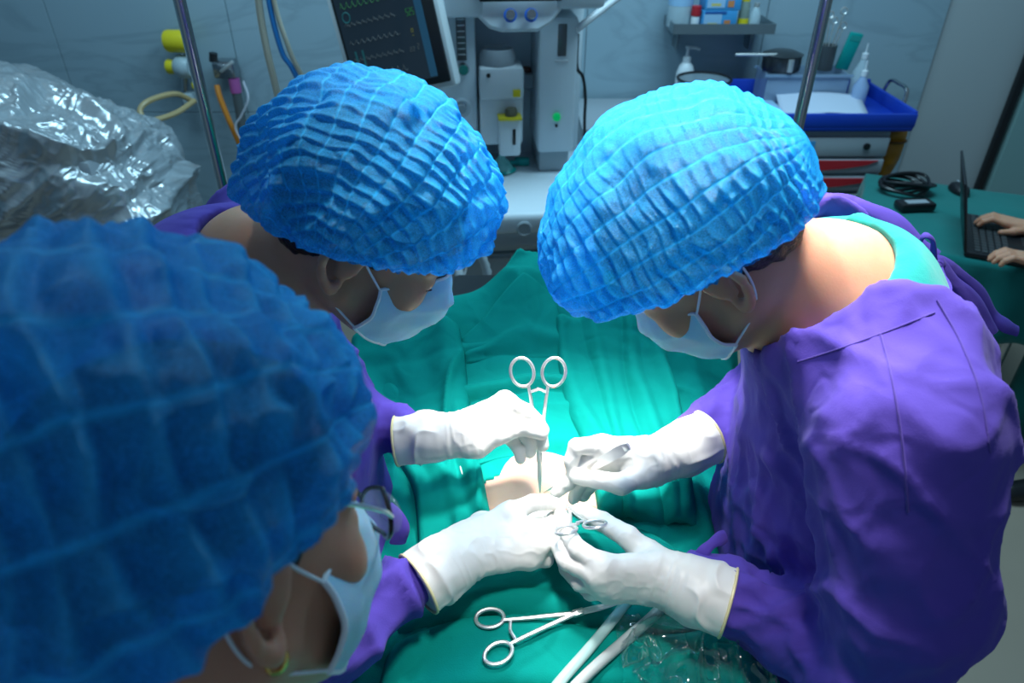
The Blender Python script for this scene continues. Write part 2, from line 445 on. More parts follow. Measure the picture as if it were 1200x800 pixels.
# ================================================================== the room
YW, XL, XR = 3.45, -2.7, 3.1
def wall_mat():
    m = mat('marble_tile', (0.30, 0.37, 0.42), rough=0.22, spec=0.5)
    nt = m.node_tree; N = nt.nodes; Lk = nt.links; b = N['Principled BSDF']
    tc = [n for n in N if n.type == 'TEX_COORD'][0]
    geo = N.new('ShaderNodeNewGeometry')
    n = N.new('ShaderNodeTexNoise'); n.inputs['Scale'].default_value = 1.6; n.inputs['Detail'].default_value = 6; n.inputs['Distortion'].default_value = 1.5
    mp = N.new('ShaderNodeMapping'); mp.inputs['Rotation'].default_value = (0.3, 0.5, 0.2); mp.inputs['Scale'].default_value = (0.8, 1, 2.0)
    Lk.new(geo.outputs['Position'], mp.inputs['Vector']); Lk.new(mp.outputs['Vector'], n.inputs['Vector'])
    r = N.new('ShaderNodeValToRGB'); e = r.color_ramp.elements
    e[0].position = 0.44; e[0].color = (0.30, 0.41, 0.48, 1); e[1].position = 0.56; e[1].color = (0.31, 0.42, 0.49, 1)
    x = r.color_ramp.elements.new(0.5); x.color = (0.265, 0.365, 0.43, 1)
    Lk.new(n.outputs['Fac'], r.inputs['Fac']); Lk.new(r.outputs['Color'], b.inputs['Base Color'])
    return m
MARBLE = wall_mat()
GROUT = mat('grout', (0.42, 0.46, 0.48), rough=0.8)
FLOOR = mat('vinyl_floor', (0.37, 0.30, 0.235), rough=0.35, var=(3, 0.08), bump=(60, 0.1, 0.001))
def struct(mb, name, m): return tag(mb.build(name, m, smooth=False), kind='structure')
struct(MB().box((0.2, 1.2, -0.05), (XR-XL, 4.6, 0.1)), 'floor', FLOOR)
wb = struct(MB().box((0.2, YW+0.06, 1.5), (XR-XL, 0.1, 3.0)), 'wall_back', GROUT)
wl = struct(MB().box((XL-0.06, 1.2, 1.5), (0.1, 4.6, 3.0)), 'wall_left', GROUT)
wr = struct(MB().box((XR+0.06, 1.2, 1.5), (0.1, 4.6, 3.0)), 'wall_right', mat('plain_wall', (0.30, 0.37, 0.40), rough=0.5))
tmb = MB().box((0, 0, 0), (0.797, 0.016, 0.797), 0.0015, seg=1); tile0 = tmb.build('tile', MARBLE, wb, smooth=False)
tpos = [(-1.665+0.8*i, YW, 0.4+0.8*k) for i in range(-1, 6) for k in range(3) if -1.665+0.8*i+0.4 < 2.4]
tile0.location = tpos[0]
for p in tpos[1:]:
    t = tile0.copy(); COL.objects.link(t); t.location = p
for k in range(3):
    for i in range(5):
        t = tile0.copy(); COL.objects.link(t); t.parent = wl; t.rotation_euler = (0, 0, math.pi/2); t.location = (XL, -0.6+0.4+0.8*i+0.45, 0.4+0.8*k)
struct(MB().box((0.2, YW-0.01, 0.05), (XR-XL-0.02, 0.015, 0.1), 0.003), 'baseboard_back', GREYP)
# door with a dark frame at the right
fr = MB(); fr.box((2.36, YW-0.02, 1.5), (0.030, 0.035, 3.0), 0.004); fr.box((2.72, YW-0.03, 2.2), (0.66, 0.085, 0.06), 0.004)
dr = struct(MB().box((2.74, YW-0.02, 1.08), (0.68, 0.04, 2.16), 0.004), 'door_1', mat('frosted_door', (0.24, 0.40, 0.40), rough=0.35))
fr.build('door_frame', BLACK, dr)
MB().cyl((2.46, YW-0.09, 0.9), (2.46, YW-0.09, 1.2), 0.012).build('door_handle', CHROME, dr)
struct(MB().box((0.85, YW-0.02, 1.285), (1.5, 0.03, 0.02)), 'trim_1', GREYP).location = (0, 0, 0.52)

# ================================================================== anaesthesia machine
SHELL = mat('machine_shell', (0.60, 0.68, 0.74), rough=0.38)
SHELL2 = mat('machine_shell_grey', (0.36, 0.42, 0.46), rough=0.4)
am = thing('anaesthesia_machine', 'pale grey anaesthesia machine with drawers and flow columns behind the operating table', 'medical machine', (0.0, 2.6, 0), math.radians(5))
MB().box((0.02, 0.05, 0.46), (0.66, 0.5, 0.66), 0.02).build('cabinet', SHELL2, am)
for k, z in enumerate((0.67, 0.52, 0.37)):
    d = MB().box((0.02, -0.205, z), (0.62, 0.03, 0.14), 0.008).build('drawer', SHELL2, am)
    MB().box((0.02, -0.222, z+0.05), (0.30, 0.012, 0.018), 0.004).build('drawer_pull', GREYP, d)
ws = MB().box((0.02, -0.13, 0.815), (0.74, 0.66, 0.075), 0.022, seg=3).build('work_surface', SHELL, am)
MB().lathe([(0, 0), (0.026, 0), (0.026, 0.004), (0.021, 0.006), (0.019, 0.003), (0, 0.004)], (-0.0, -0.4595, 0.80), (0, -1, 0)).build('power_button', SHELL2, ws)
MB().box((0.02, -0.40, 0.747), (0.70, 0.05, 0.06), 0.01).build('front_rail', GREYP, am)
MB().box((0.02, 0.16, 1.15), (0.50, 0.06, 0.62), 0.01).build('back_panel', SHELL, am)
lc = MB().box((-0.19, 0.04, 1.13), (0.125, 0.24, 0.58), 0.012).build('flow_column', SHELL, am)
rc = MB().box((0.145, 0.02, 1.155), (0.13, 0.28, 0.45), 0.016).build('flow_column', SHELL, am)
MB().box((0.145, 0.03, 0.89), (0.11, 0.24, 0.08), 0.012).build('column_foot', SHELL2, rc)
DKG = mat('gauge_glass', (0.10, 0.11, 0.12), rough=0.15)
gw = MB().box((-0.175, -0.084, 1.315), (0.032, 0.008, 0.14), 0.003).build('gauge_window', DKG, lc)
for k in range(7): MB().box((-0.175, -0.0895, 1.265+0.018*k), (0.024, 0.003, 0.003)).build('gauge_tick', WHITEP, gw, smooth=False)
MB().lathe([(0, 0), (0.018, 0), (0.02, 0.02), (0.016, 0.03), (0, 0.03)], (-0.172, -0.08, 1.22), (0, -1, 0)).build('knob', CHROME, lc)
MB().lathe([(0.036, 0), (0.038, 0.006), (0.03, 0.008), (0.022, 0.002), (0, 0.002)], (-0.18, -0.08, 1.085), (0, -1, 0)).build('socket_ring', SHELL, lc)
MB().lathe([(0, 0), (0.016, 0), (0.014, 0.02), (0, 0.02)], (-0.182, -0.08, 1.088), (0, -1, 0)).build('socket_plug', GREYP, lc)
MB().box((0.155, -0.121, 1.31), (0.030, 0.006, 0.10), 0.003).build('gauge_window', DKG, rc)
MB().box((0.155, -0.120, 1.245), (0.045, 0.006, 0.008), 0.002).build('gauge_ledge', WHITEP, rc)
MB().lathe([(0, 0), (0.015, 0), (0.013, 0.012), (0, 0.012)], (0.145, -0.119, 1.06), (0, -1, 0), 8).build('green_plug', mat('green_plug_glow', (0.0, 0.35, 0.10), rough=0.3, emis=((0.0, 0.8, 0.2), 0.25)), rc)  # green plug, given a faint glow though it is no lamp
MB().lathe([(0, 0), (0.005, 0), (0.005, 0.006), (0, 0.006)], (0.145, -0.12, 1.03), (0, -1, 0), 10).build('small_port', BLACK, rc)
# display head over the columns
hd = MB(); hd.box((-0.20, -0.04, 1.50), (0.19, 0.40, 0.20), 0.02); hd.box((0.19, -0.04, 1.52), (0.16, 0.40, 0.20), 0.02); hd.box((0.0, 0.02, 1.52), (0.4, 0.3, 0.22), 0.01)
hd = hd.build('display_head', SHELL, am)
lip = MB().prism([(-0.125, 0.10), (-0.125, 0.045), (-0.09, 0.012), (-0.05, 0.0), (0.06, 0.0), (0.10, 0.022), (0.135, 0.06), (0.135, 0.10)], -0.02, 0.02,
                 Matrix.Translation((0.0, -0.23, 1.36)) @ Matrix.Rotation(math.radians(72), 4, 'X')).build('control_lip', SHELL, am, bevel=0.005)
RING_GLOW = mat('blue_knob_glow', (0.02, 0.12, 0.55), rough=0.3)  # blue colour painted in for the bluish glow around the knobs
for x in (-0.028, 0.035):
    k = MB().lathe([(0, 0), (0.020, 0), (0.020, 0.004), (0, 0.004)], (x, -0.2565, 1.41), (0, -0.95, 0.3)).build('knob_glow_ring', RING_GLOW, lip)
    MB().lathe([(0.0, 0.004), (0.014, 0.004), (0.015, 0.02), (0.012, 0.026), (0, 0.026)], (x, -0.2565, 1.41), (0, -0.95, 0.3)).build('knob', CHROME, lip)
MB().box((0.005, -0.243, 1.475), (0.25, 0.02, 0.055), 0.004).build('display_edge', BLACK, hd)
# vaporiser
vp = MB().box((-0.045, -0.06, 1.175), (0.15, 0.13, 0.105), 0.012).build('vaporiser', mat('vaporiser_white', (0.68, 0.73, 0.77), rough=0.32), am)
MB().box((-0.045, -0.05, 1.045), (0.15, 0.11, 0.17), 0.012).build('vaporiser_base', MATS['vaporiser_white'], vp)
MB().lathe([(0.062, 0), (0.062, 0.03), (0.054, 0.05), (0.05, 0.052), (0.047, 0.045), (0, 0.045)], (-0.055, -0.055, 1.226), seg=28).build('vaporiser_dial', GREYP, vp)
MB().box((0.005, -0.1265, 1.145), (0.026, 0.004, 0.024), 0.001).build('yellow_label', YELLOW, vp)
MB().lathe([(0, 0), (0.007, 0), (0.007, 0.004), (0, 0.004)], (-0.09, -0.125, 1.205), (0, -1, 0), 12).build('round_badge', BLACK, vp)
fl = MB().box((-0.02, -0.125, 1.00), (0.075, 0.06, 0.13), 0.010).build('filler_block', MATS['vaporiser_white'], vp)
MB().box((-0.02, -0.132, 1.068), (0.082, 0.066, 0.010), 0.004).build('filler_collar', YELLOW, fl)
MB().lathe([(0, 0), (0.020, 0), (0.021, 0.018), (0.018, 0.026), (0, 0.026)], (-0.015, -0.135, 1.072), seg=14).build('filler_cap', mat('olive_plastic', (0.16, 0.15, 0.10), rough=0.5), fl)
MB().box((-0.006, -0.1565, 1.005), (0.011, 0.004, 0.055), 0.002).build('sight_glass', BLACK, fl)
MB().box((0.06, 0.09, 1.14), (0.09, 0.10, 0.05), 0.006).build('manifold', GREYP, am)
MB().lathe([(0, 0), (0.016, 0), (0.014, 0.015), (0, 0.015)], (0.06, 0.08, 1.166)).build('manifold_cap', mat('rust_plastic', (0.16, 0.05, 0.04)), am)
for x in (-0.26, 0.30):
    for y in (-0.12, 0.24):
        cs = MB().lathe([(0, 0), (0.05, 0), (0.055, 0.012), (0.05, 0.024), (0, 0.024)], (x-0.012, y, 0.055), (1, 0, 0)).build('caster', BLACK, am)
        MB().box((x, y, 0.105), (0.03, 0.05, 0.05), 0.006).build('caster_fork', GREYP, cs)
MB().box((0.02, 0.05, 0.125), (0.64, 0.5, 0.04), 0.01).build('base_plate', SHELL2, am)
# arm at the right of the machine
ap = [Wy(675, 35, 2.5), Wy(720, 0, 2.6), Wy(760, -25, 2.7)]
arm = MB().tube(ap, 0.012, 10).build('support_arm', WHITEP, am, world=True)
MB().box((0.235, -0.05, 1.44), (0.03, 0.05, 0.06), 0.006).build('arm_clamp', GREYP, am)
tag(MB().tube(spline([Wy(677, 40, 2.66), Wy(676, 78, 2.68), Wy(683, 90, 2.68), Wy(686, 115, 2.70), Wy(685, 150, 2.72), Wy(687, 230, 2.76)], 6), 0.006, 8).build('power_cable', BLACK), 'black power cable hanging down the right side of the anaesthesia machine', 'cable')

# teal clip and clear face mask on the work surface
bm_ = thing('breathing_mask', 'clear face mask with a teal connector on the machine work surface', 'face mask', Wz(588, 200, 0.853))
MB().lathe([(0.045, 0.0), (0.048, 0.008), (0.042, 0.014), (0.03, 0.035), (0.014, 0.05), (0.012, 0.062)], (0, 0, 0), (0, 0, 1)).build('mask_dome', film_mat('mask_clear', (0.25, 0.75, 0.72), 0.5), bm_)
MB().lathe([(0.046, 0.0), (0.054, 0.006), (0.046, 0.014), (0.040, 0.006), (0.046, 0)], (0, 0, 0)).build('cushion_ring', mat('teal_plastic', (0.0, 0.30, 0.28), rough=0.35), bm_)
cl_ = MB().box((0.075, 0.06, 0.014), (0.055, 0.03, 0.028), 0.006).build('connector', MATS['teal_plastic'], bm_)
MB().cyl((0.03, 0.03, 0.02), (0.06, 0.05, 0.015), 0.008).build('connector_tube', MATS['teal_plastic'], bm_)

# ================================================================== patient monitor
y0 = 2.28
BR = Wy(528, 94, 2.26); ez = norm(Wy(507, 0, 2.30)-BR)
e0 = np.array((1, -0.22, 0.0)); ex = norm(e0-ez*np.dot(e0, ez)); ey = np.cross(ez, ex)
cx = BR - ex*0.158 + ez*0.155
MM = Matrix(((ex[0], ey[0], ez[0], cx[0]), (ex[1], ey[1], ez[1], cx[1]), (ex[2], ey[2], ez[2], cx[2]), (0, 0, 0, 1)))
mon = thing('patient_monitor', 'patient monitor with a dark screen of traces beside the anaesthesia machine', 'monitor', tuple(cx)); mon.rotation_euler = MM.to_euler(); mon.scale = (0.78, 1, 0.92)
MB().box((0, 0.03, 0), (0.45, 0.07, 0.38), 0.018).build('case', mat('monitor_case', (0.55, 0.60, 0.63), rough=0.4), mon)
sc_ = MB().box((0.005, -0.008, 0.0), (0.405, 0.012, 0.34), 0.004).build('bezel', BLACK, mon)
SCR = mat('screen', (0.008, 0.014, 0.022), rough=0.12, emis=((0.010, 0.022, 0.035), 0.6))
scr = MB().box((-0.012, -0.0145, 0.004), (0.345, 0.002, 0.305)).build('screen', SCR, mon, smooth=False)
TRC = [mat('trace_green', (0, .1, 0), emis=((0.10, 0.50, 0.22), 0.13)), mat('trace_grey', (.1, .1, .1), emis=((0.20, 0.28, 0.32), 0.06)), mat('trace_yellow', (.1, .1, 0), emis=((0.42, 0.45, 0.16), 0.14)), mat('trace_cyan', (0, .1, .1), emis=((0.08, 0.32, 0.42), 0.07))]
rnd = random.Random(3)
for k in range(5):
    zz = 0.115-0.055*k; pts = []
    for i in range(90):
        t = i/89; w = 0.012*math.exp(-((t*9 % 1)-0.3)**2*90)*(1 if k != 2 else 0.4) + 0.004*math.sin(t*9*6.283*(1+k % 2))
        pts.append((-0.165+0.215*t, -0.0165, zz+w))
    MB().tube(pts, 0.0009, 4).build('trace', TRC[1] if k else TRC[0], scr)
for k, (x, z, w, h, c) in enumerate([(0.095, 0.115, .018, .022, 2), (0.098, 0.06, .034, .020, 0), (0.102, 0.0, .02, .02, 2), (0.112, -0.045, .016, .016, 1), (0.08, -0.05, .03, .012, 1), (-0.15, -0.05, .008, .06, 3), (-0.12, -0.05, .008, .06, 3)]):
    n_ = max(1, int(w/0.011))
    g = MB()
    for q in range(n_):
        xx = x+q*0.012
        if h < 0.05:
            for zz in (h/2, 0, -h/2): g.box((xx, -0.0165, z+zz), (0.007, 0.0012, 0.0022))
            for s_ in (-1, 1): g.box((xx+s_*0.0035, -0.0165, z+(h/4 if rnd.random() < .5 else -h/4)), (0.002, 0.0012, h/2))
        else: g.box((xx, -0.0165, z), (w, 0.0012, h))
    g.build('readout', TRC[c], scr, smooth=False)
MB().box((0.148, -0.0162, -0.02), (0.03, 0.0012, 0.25)).build('menu_column', mat('menu_blue', (.01, .05, .1), emis=((0.02, 0.10, 0.18), 0.35)), scr, smooth=False)
MB().lathe([(0.013, 0), (0.016, 0.001), (0.018, 0)], (-0.15, -0.0165, 0.085), (0, -1, 0)).build('dial_icon', TRC[3], scr)
MB().cyl((0, 0.06, -0.05), (0, 0.33, -0.12), 0.025).build('mount_arm', GREYP, mon)

# ================================================================== poles, cables, hoses
def pole(label, x, y, hook=True):
    t = thing('drip_stand', label, 'drip stand', (x, y, 0))
    MB().cyl((0, 0, 0.10), (0, 0, 2.25), 0.0135, seg=20).build('pole', CHROME, t)
    MB().lathe([(0.03, 0), (0.03, 0.05), (0.018, 0.07), (0.0135, 0.07)], (0, 0, 0.08), seg=20).build('collar', GREYP, t)
    for k in range(5):
        a = 2*math.pi*k/5+0.3; c, s_ = math.cos(a), math.sin(a)
        lg = MB().tube([(0.02*c, 0.02*s_, 0.10), (0.15*c, 0.15*s_, 0.085), (0.27*c, 0.27*s_, 0.06)], 0.012, 8).build('foot', CHROME, t)
        MB().lathe([(0, 0), (0.024, 0), (0.026, 0.006), (0.024, 0.012), (0, 0.012)], (0.27*c, 0.27*s_-0.006, 0.026), (0, 1, 0), 14).build('caster', BLACK, lg)
    if hook:
        for s_ in (-1, 1): MB().tube([(0, 0, 2.22), (0.06*s_, 0, 2.24), (0.1*s_, 0, 2.27), (0.11*s_, 0, 2.31)], 0.005, 8).build('hook', CHROME, t)
    return t
pole('chrome drip stand pole beside the plastic covered equipment', -0.723, 1.70)
pole('chrome drip stand pole in front of the blue topped trolley', 0.683, 1.70)
for pts, m, lab, r in [
    ([(300, -60), (303, 0), (312, 55), (325, 110), (345, 200)], mat('beige_tube', (0.45, 0.42, 0.34), rough=0.4), 'beige hose hanging beside the monitor, nearest the drip stand', 0.012),
    ([(312, -60), (315, 0), (330, 60), (345, 85), (380, 160)], mat('blue_tube', (0.02, 0.20, 0.55), rough=0.35), 'blue hose hanging between two beige hoses beside the monitor', 0.009),
    ([(318, -60), (321, 0), (338, 55), (352, 85), (400, 170)], MATS['beige_tube'], 'beige hose hanging nearest the monitor', 0.008)]:
    tag(MB().tube(spline([Wy(x, y, 2.42) for x, y in pts], 6), r, 8).build('hose', m), lab, 'hose')
# breathing circuit below the machine
CORR = mat('clear_hose', (0.42, 0.48, 0.52), rough=0.3)
hp = spline([Wy(540, 330, 1.95), Wy(536, 300, 2.0), Wy(548, 292, 2.02), Wy(562, 296, 2.02), Wy(572, 330, 2.0), Wy(560, 370, 1.95)], 10)
tag(MB().tube(hp, [0.013+0.0025*(i % 2) for i in range(len(hp))], 10).build('breathing_hose', CORR), 'grey corrugated breathing hose looped under the machine work surface', 'hose')
tag(MB().tube(spline([Wy(550, 295, 1.94), Wy(545, 320, 1.92), Wy(536, 350, 1.88), Wy(534, 380, 1.85)], 6), 0.003, 6).build('thin_tube', WHITEP), 'thin white tube hanging from the breathing hose', 'tube')
hp = spline([Wz(500, 352, 0.62), Wz(520, 348, 0.62), Wz(545, 345, 0.60), Wz(580, 330, 0.58)], 8)
tag(MB().tube(hp, [0.014+0.0025*(i % 2) for i in range(len(hp))], 10).build('breathing_hose', CORR), 'grey corrugated hose lying behind the masked face of the seated-left surgeon'.replace('seated-left ', 'black haired '), 'hose')

# gas outlets on the wall
go = thing('gas_outlet', 'yellow capped gas outlets with pressure regulator on the tiled wall', 'gas outlet', tuple(Wy(215, 75, YW-0.01)))
def gl(px, py, y): return tuple(Wy(px, py, y)-np.array(go.location))
c = gl(209, 48, 3.36)
MB().lathe([(0, 0), (0.044, 0), (0.047, 0.01), (0.047, 0.085), (0.044, 0.095), (0, 0.095)], (c[0]-0.05, c[1], c[2]), (1, -0.1, 0)).build('large_knob', YELLOW, go)
c = gl(200, 78, 3.36)
MB().lathe([(0, 0), (0.03, 0), (0.033, 0.008), (0.03, 0.035), (0, 0.035)], (c[0]-0.012, c[1], c[2]), (1, -0.1, 0)).build('small_knob', YELLOW, go)
MB().lathe([(0, 0), (0.036, 0), (0.05, 0.02), (0.05, 0.05), (0.04, 0.07), (0, 0.07)], (c[0]+0.025, c[1], c[2]), (1, -0.1, 0)).build('regulator_body', mat('pale_body', (0.40, 0.50, 0.55), rough=0.35), go)
MB().cyl(gl(215, 60, 3.38), gl(218, 125, 3.36), 0.016).build('stem', CHROME, go)
MB().box(gl(222, 115, 3.36), (0.05, 0.05, 0.05), 0.006).build('outlet_block', MATS['pale_body'], go)
MB().box(gl(228, 100, 3.335), (0.02, 0.02, 0.025), 0.003).build('yellow_clip', YELLOW, go)
vr = thing('vacuum_regulator', 'chrome vacuum regulator with black knob on the tiled wall right of the drip stand', 'regulator', tuple(Wy(262, 80, YW-0.01)))
def vl(px, py, y): return tuple(Wy(px, py, y)-np.array(vr.location))
MB().box(vl(265, 80, 3.38), (0.10, 0.08, 0.075), 0.01).build('body', CHROME, vr)
MB().cyl(vl(250, 72, 3.36), vl(250, 62, 3.36), 0.018).build('knob', BLACK, vr)
MB().box(vl(266, 78, 3.325), (0.075, 0.02, 0.014), 0.003, Matrix.Rotation(-0.6, 3, 'Y')).build('lever', STEEL, vr)
MB().cyl(vl(275, 95, 3.36), vl(287, 165, 3.36), 0.022).build('jar', mat('smoky_jar', (0.10, 0.12, 0.13), rough=0.15), vr)
MB().cyl(vl(274, 92, 3.36), vl(277, 108, 3.36), 0.025).build('pink_cap', mat('pink_plastic', (0.42, 0.10, 0.32), rough=0.4), vr)
tag(MB().tube(spline([Wy(254, 100, 3.34), Wy(258, 115, 3.32), Wy(268, 140, 3.3), Wy(276, 158, 3.3), Wy(295, 200, 3.3)], 6), 0.013, 8).build('hose', mat('orange_tube', (0.60, 0.20, 0.02), rough=0.4)), 'orange hose dropping from the vacuum regulator', 'hose')
lp = spline([Wy(225, 118, 3.3), Wy(205, 110, 3.22), Wy(175, 118, 3.1), Wy(164, 130, 3.05), Wy(175, 141, 3.05), Wy(205, 133, 3.15), Wy(228, 118, 3.28)], 8)
tag(MB().tube(lp, 0.012, 8).build('hose', mat('amber_tube', (0.48, 0.36, 0.18), rough=0.35)), 'coiled amber rubber tube hanging from the yellow gas outlet', 'hose')
tag(MB().tube(spline([Wy(285, 95, 3.3), Wy(291, 115, 3.28), Wy(283, 135, 3.28), Wy(276, 150, 3.28), Wy(290, 175, 3.28)], 6), 0.005, 6).build('thin_tube', film_mat('clear_tube', (0.8, 0.8, 0.9), 0.4)), 'thin clear tube beside the pink capped jar', 'tube')

# equipment covered with plastic film
pc = thing('covered_equipment', 'equipment trolley covered with crumpled clear plastic film by the left wall', 'covered equipment', (-1.70, 2.45, 0))
MB().box((-0.05, 0.0, 0.55), (0.78, 0.46, 0.9), 0.03).build('cabinet', GREYP, pc)
MB().box((-0.12, 0.0, 1.06), (0.45, 0.34, 0.12), 0.03).build('console', SHELL2, pc)
for x in (-0.36, 0.26):
    for y in (-0.18, 0.18): MB().lathe([(0, 0), (0.045, 0), (0.05, 0.012), (0.045, 0.024), (0, 0.024)], (x, y, 0.05), (1, 0, 0)).build('caster', BLACK, pc)
nu, nv = 420, 320
U, Vv = np.meshgrid(np.linspace(0, 2*np.pi, nu, endpoint=False), np.linspace(0.0, 1.0, nv), indexing='ij')
ang = np.minimum(Vv/0.45, 1)*np.pi/2; drop = np.maximum(Vv-0.45, 0)/0.55
sx = np.sign(np.cos(U))*np.abs(np.cos(U))**0.55; sy = np.sign(np.sin(U))*np.abs(np.sin(U))**0.55
X = (0.44+0.05*drop)*sx*np.sin(ang)**0.7; Y = (0.29+0.04*drop)*sy*np.sin(ang)**0.7
Z = 0.95+0.22*np.cos(ang)**0.8 - 0.36*X*(1-0.6*drop) - 0.75*drop
P = np.stack([X, Y, Z], -1)
Pd = np.stack([P[..., 0]*0.8+P[..., 2]*0.6, P[..., 1], P[..., 2]*0.8-P[..., 0]*0.6], -1)
cr = 0.02*noise(P*4, 5)
for k_, (fa_, am_) in enumerate(((4.0, 0.050), (8.5, 0.026), (17, 0.013), (33, 0.0065), (60, 0.003))):
    cr = cr+am_*ridge(Pd*np.array([fa_*0.45, fa_, fa_*1.3])+0.25*noise(P*fa_*0.8, 3+k_)[..., None], 11+k_*3)*(1 if k_ < 2 else sstep(-0.4, 0.4, noise(P*3.5, 40+k_)))
dirn = np.stack([sx*np.sin(ang), sy*np.sin(ang), np.cos(ang)+0.1], -1); dirn /= np.linalg.norm(dirn, axis=-1, keepdims=True)
P = P + dirn*cr[..., None]
FOIL = mat('grey_plastic_film', (0.42, 0.46, 0.49), rough=0.24, spec=0.9, metal=0.5)
npmesh('plastic_film', P.reshape(-1, 3), gridF(nu, nv, True), FOIL, pc, smooth=True, world=False)

# ================================================================== wall shelf with supplies
SH = mat('shelf_steel', (0.20, 0.25, 0.28), rough=0.3, metal=0.6)
sA = Wy(780, 18, 3.28); zS = Wy(840, 38, 3.22)[2]
xs0, xs1 = Wy(785, 30, 3.3)[0], Wy(900, 32, 3.3)[0]; xm = (xs0+xs1)/2
ws_ = thing('wall_shelf', 'metal wall shelf holding blue boxes and bottles above the trolley', 'shelf', (xm, 3.32, zS))
MB().box((0, 0, 0), (xs1-xs0, 0.22, 0.012), 0.003).build('tray', SH, ws_)
rim = MB(); L2 = (xs1-xs0)/2
rim.box((0, -0.11, 0.015), (2*L2, 0.006, 0.04)); rim.box((-L2, 0, 0.015), (0.006, 0.22, 0.04)); rim.box((L2, 0, 0.015), (0.006, 0.22, 0.04))
rim.build('rim', SH, ws_)
for s_ in (-1, 1): MB().box((s_*(L2-0.05), 0.06, -0.05), (0.012, 0.09, 0.09), 0.003).build('bracket', SH, ws_)
BOXB = mat('box_blue', (0.05, 0.30, 0.62), rough=0.5); BOXW = mat('box_pale', (0.30, 0.50, 0.72), rough=0.5); BOXD = mat('box_navy', (0.02, 0.10, 0.32), rough=0.5)
BOXO = mat('box_orange', (0.60, 0.22, 0.08), rough=0.5); BOXY = mat('box_yellow', (0.60, 0.50, 0.15), rough=0.5)
def carton(label, loc, w=0.145):
    t = thing('glove_box', label, 'box', loc, 0.03)
    MB().box((0, 0, 0.037), (w, 0.10, 0.074), 0.002).build('carton', BOXB, t)
    MB().box((-0.03, -0.0508, 0.035), (0.075, 0.0015, 0.05)).build('pale_panel', BOXW, t, smooth=False)
    MB().box((-0.03, -0.0515, 0.022), (0.04, 0.0012, 0.010)).build('yellow_panel', BOXY, t, smooth=False)
    MB().box((0.032, -0.0515, 0.025), (0.026, 0.0012, 0.024)).build('orange_panel', BOXO, t, smooth=False)
    MB().box((-0.02, -0.0515, 0.066), (0.09, 0.0012, 0.010)).build('dark_panel', BOXD, t, smooth=False)
    return t
bx = Wy(840, 28, 3.27)[0]
carton('blue printed glove box at the bottom of the pair on the wall shelf', (bx, 3.29, zS+0.007))
carton('blue printed glove box on top of another on the wall shelf', (bx+0.006, 3.29, zS+0.082), 0.15)
def bottle(label, loc, prof, m, capm, capprof, name='bottle', ring=None):
    t = thing(name, label, 'bottle', loc)
    MB().lathe(prof, seg=20).build('body', m, t)
    MB().lathe(capprof, seg=20).build('cap', capm, t)
    if ring: MB().lathe(ring[0], seg=20).build('label_band', ring[1], t)
    return t
CLR = film_mat('clear_bottle', (0.55, 0.68, 0.75), 0.35)
RED = mat('red_plastic', (0.48, 0.02, 0.03), rough=0.4)
bx = Wy(797, 20, 3.3)[0]; bottle('large clear bottle with pale blue label on the wall shelf', (bx, 3.32, zS+0.007), [(0, 0), (0.05, 0), (0.052, 0.01), (0.052, 0.10), (0.05, 0.14), (0.02, 0.17), (0.018, 0.19)], CLR, WHITEP, [(0.02, 0.19), (0.02, 0.215), (0, 0.215)], ring=([(0.0525, 0.085), (0.0528, 0.085), (0.0528, 0.135), (0.052, 0.135)], BOXW))
bx = Wy(815, 20, 3.27)[0]; bottle('small white bottle with red cap beside the glove boxes', (bx, 3.27, zS+0.007), [(0, 0), (0.017, 0), (0.018, 0.004), (0.018, 0.05), (0.015, 0.055)], WHITEP, RED, [(0.02, 0.05), (0.021, 0.054), (0.02, 0.088), (0, 0.09)])
bx = Wy(872, 20, 3.27)[0]; bottle('narrow bottle with yellow cap and label on the wall shelf', (bx, 3.28, zS+0.007), [(0, 0), (0.02, 0), (0.022, 0.005), (0.022, 0.09), (0.015, 0.11)], mat('olive_bottle', (0.22, 0.28, 0.25), rough=0.3), YELLOW, [(0.017, 0.105), (0.017, 0.14), (0, 0.14)], ring=([(0.0222, 0.015), (0.0226, 0.015), (0.0226, 0.04), (0.0222, 0.04)], YELLOW))
bx = Wy(884, 25, 3.27)[0]; bottle('small clear glass vial at the right end of the wall shelf', (bx, 3.27, zS+0.007), [(0, 0), (0.022, 0), (0.024, 0.005), (0.022, 0.06), (0.01, 0.085)], CLR, STEEL, [(0.011, 0.082), (0.012, 0.1), (0, 0.1)])

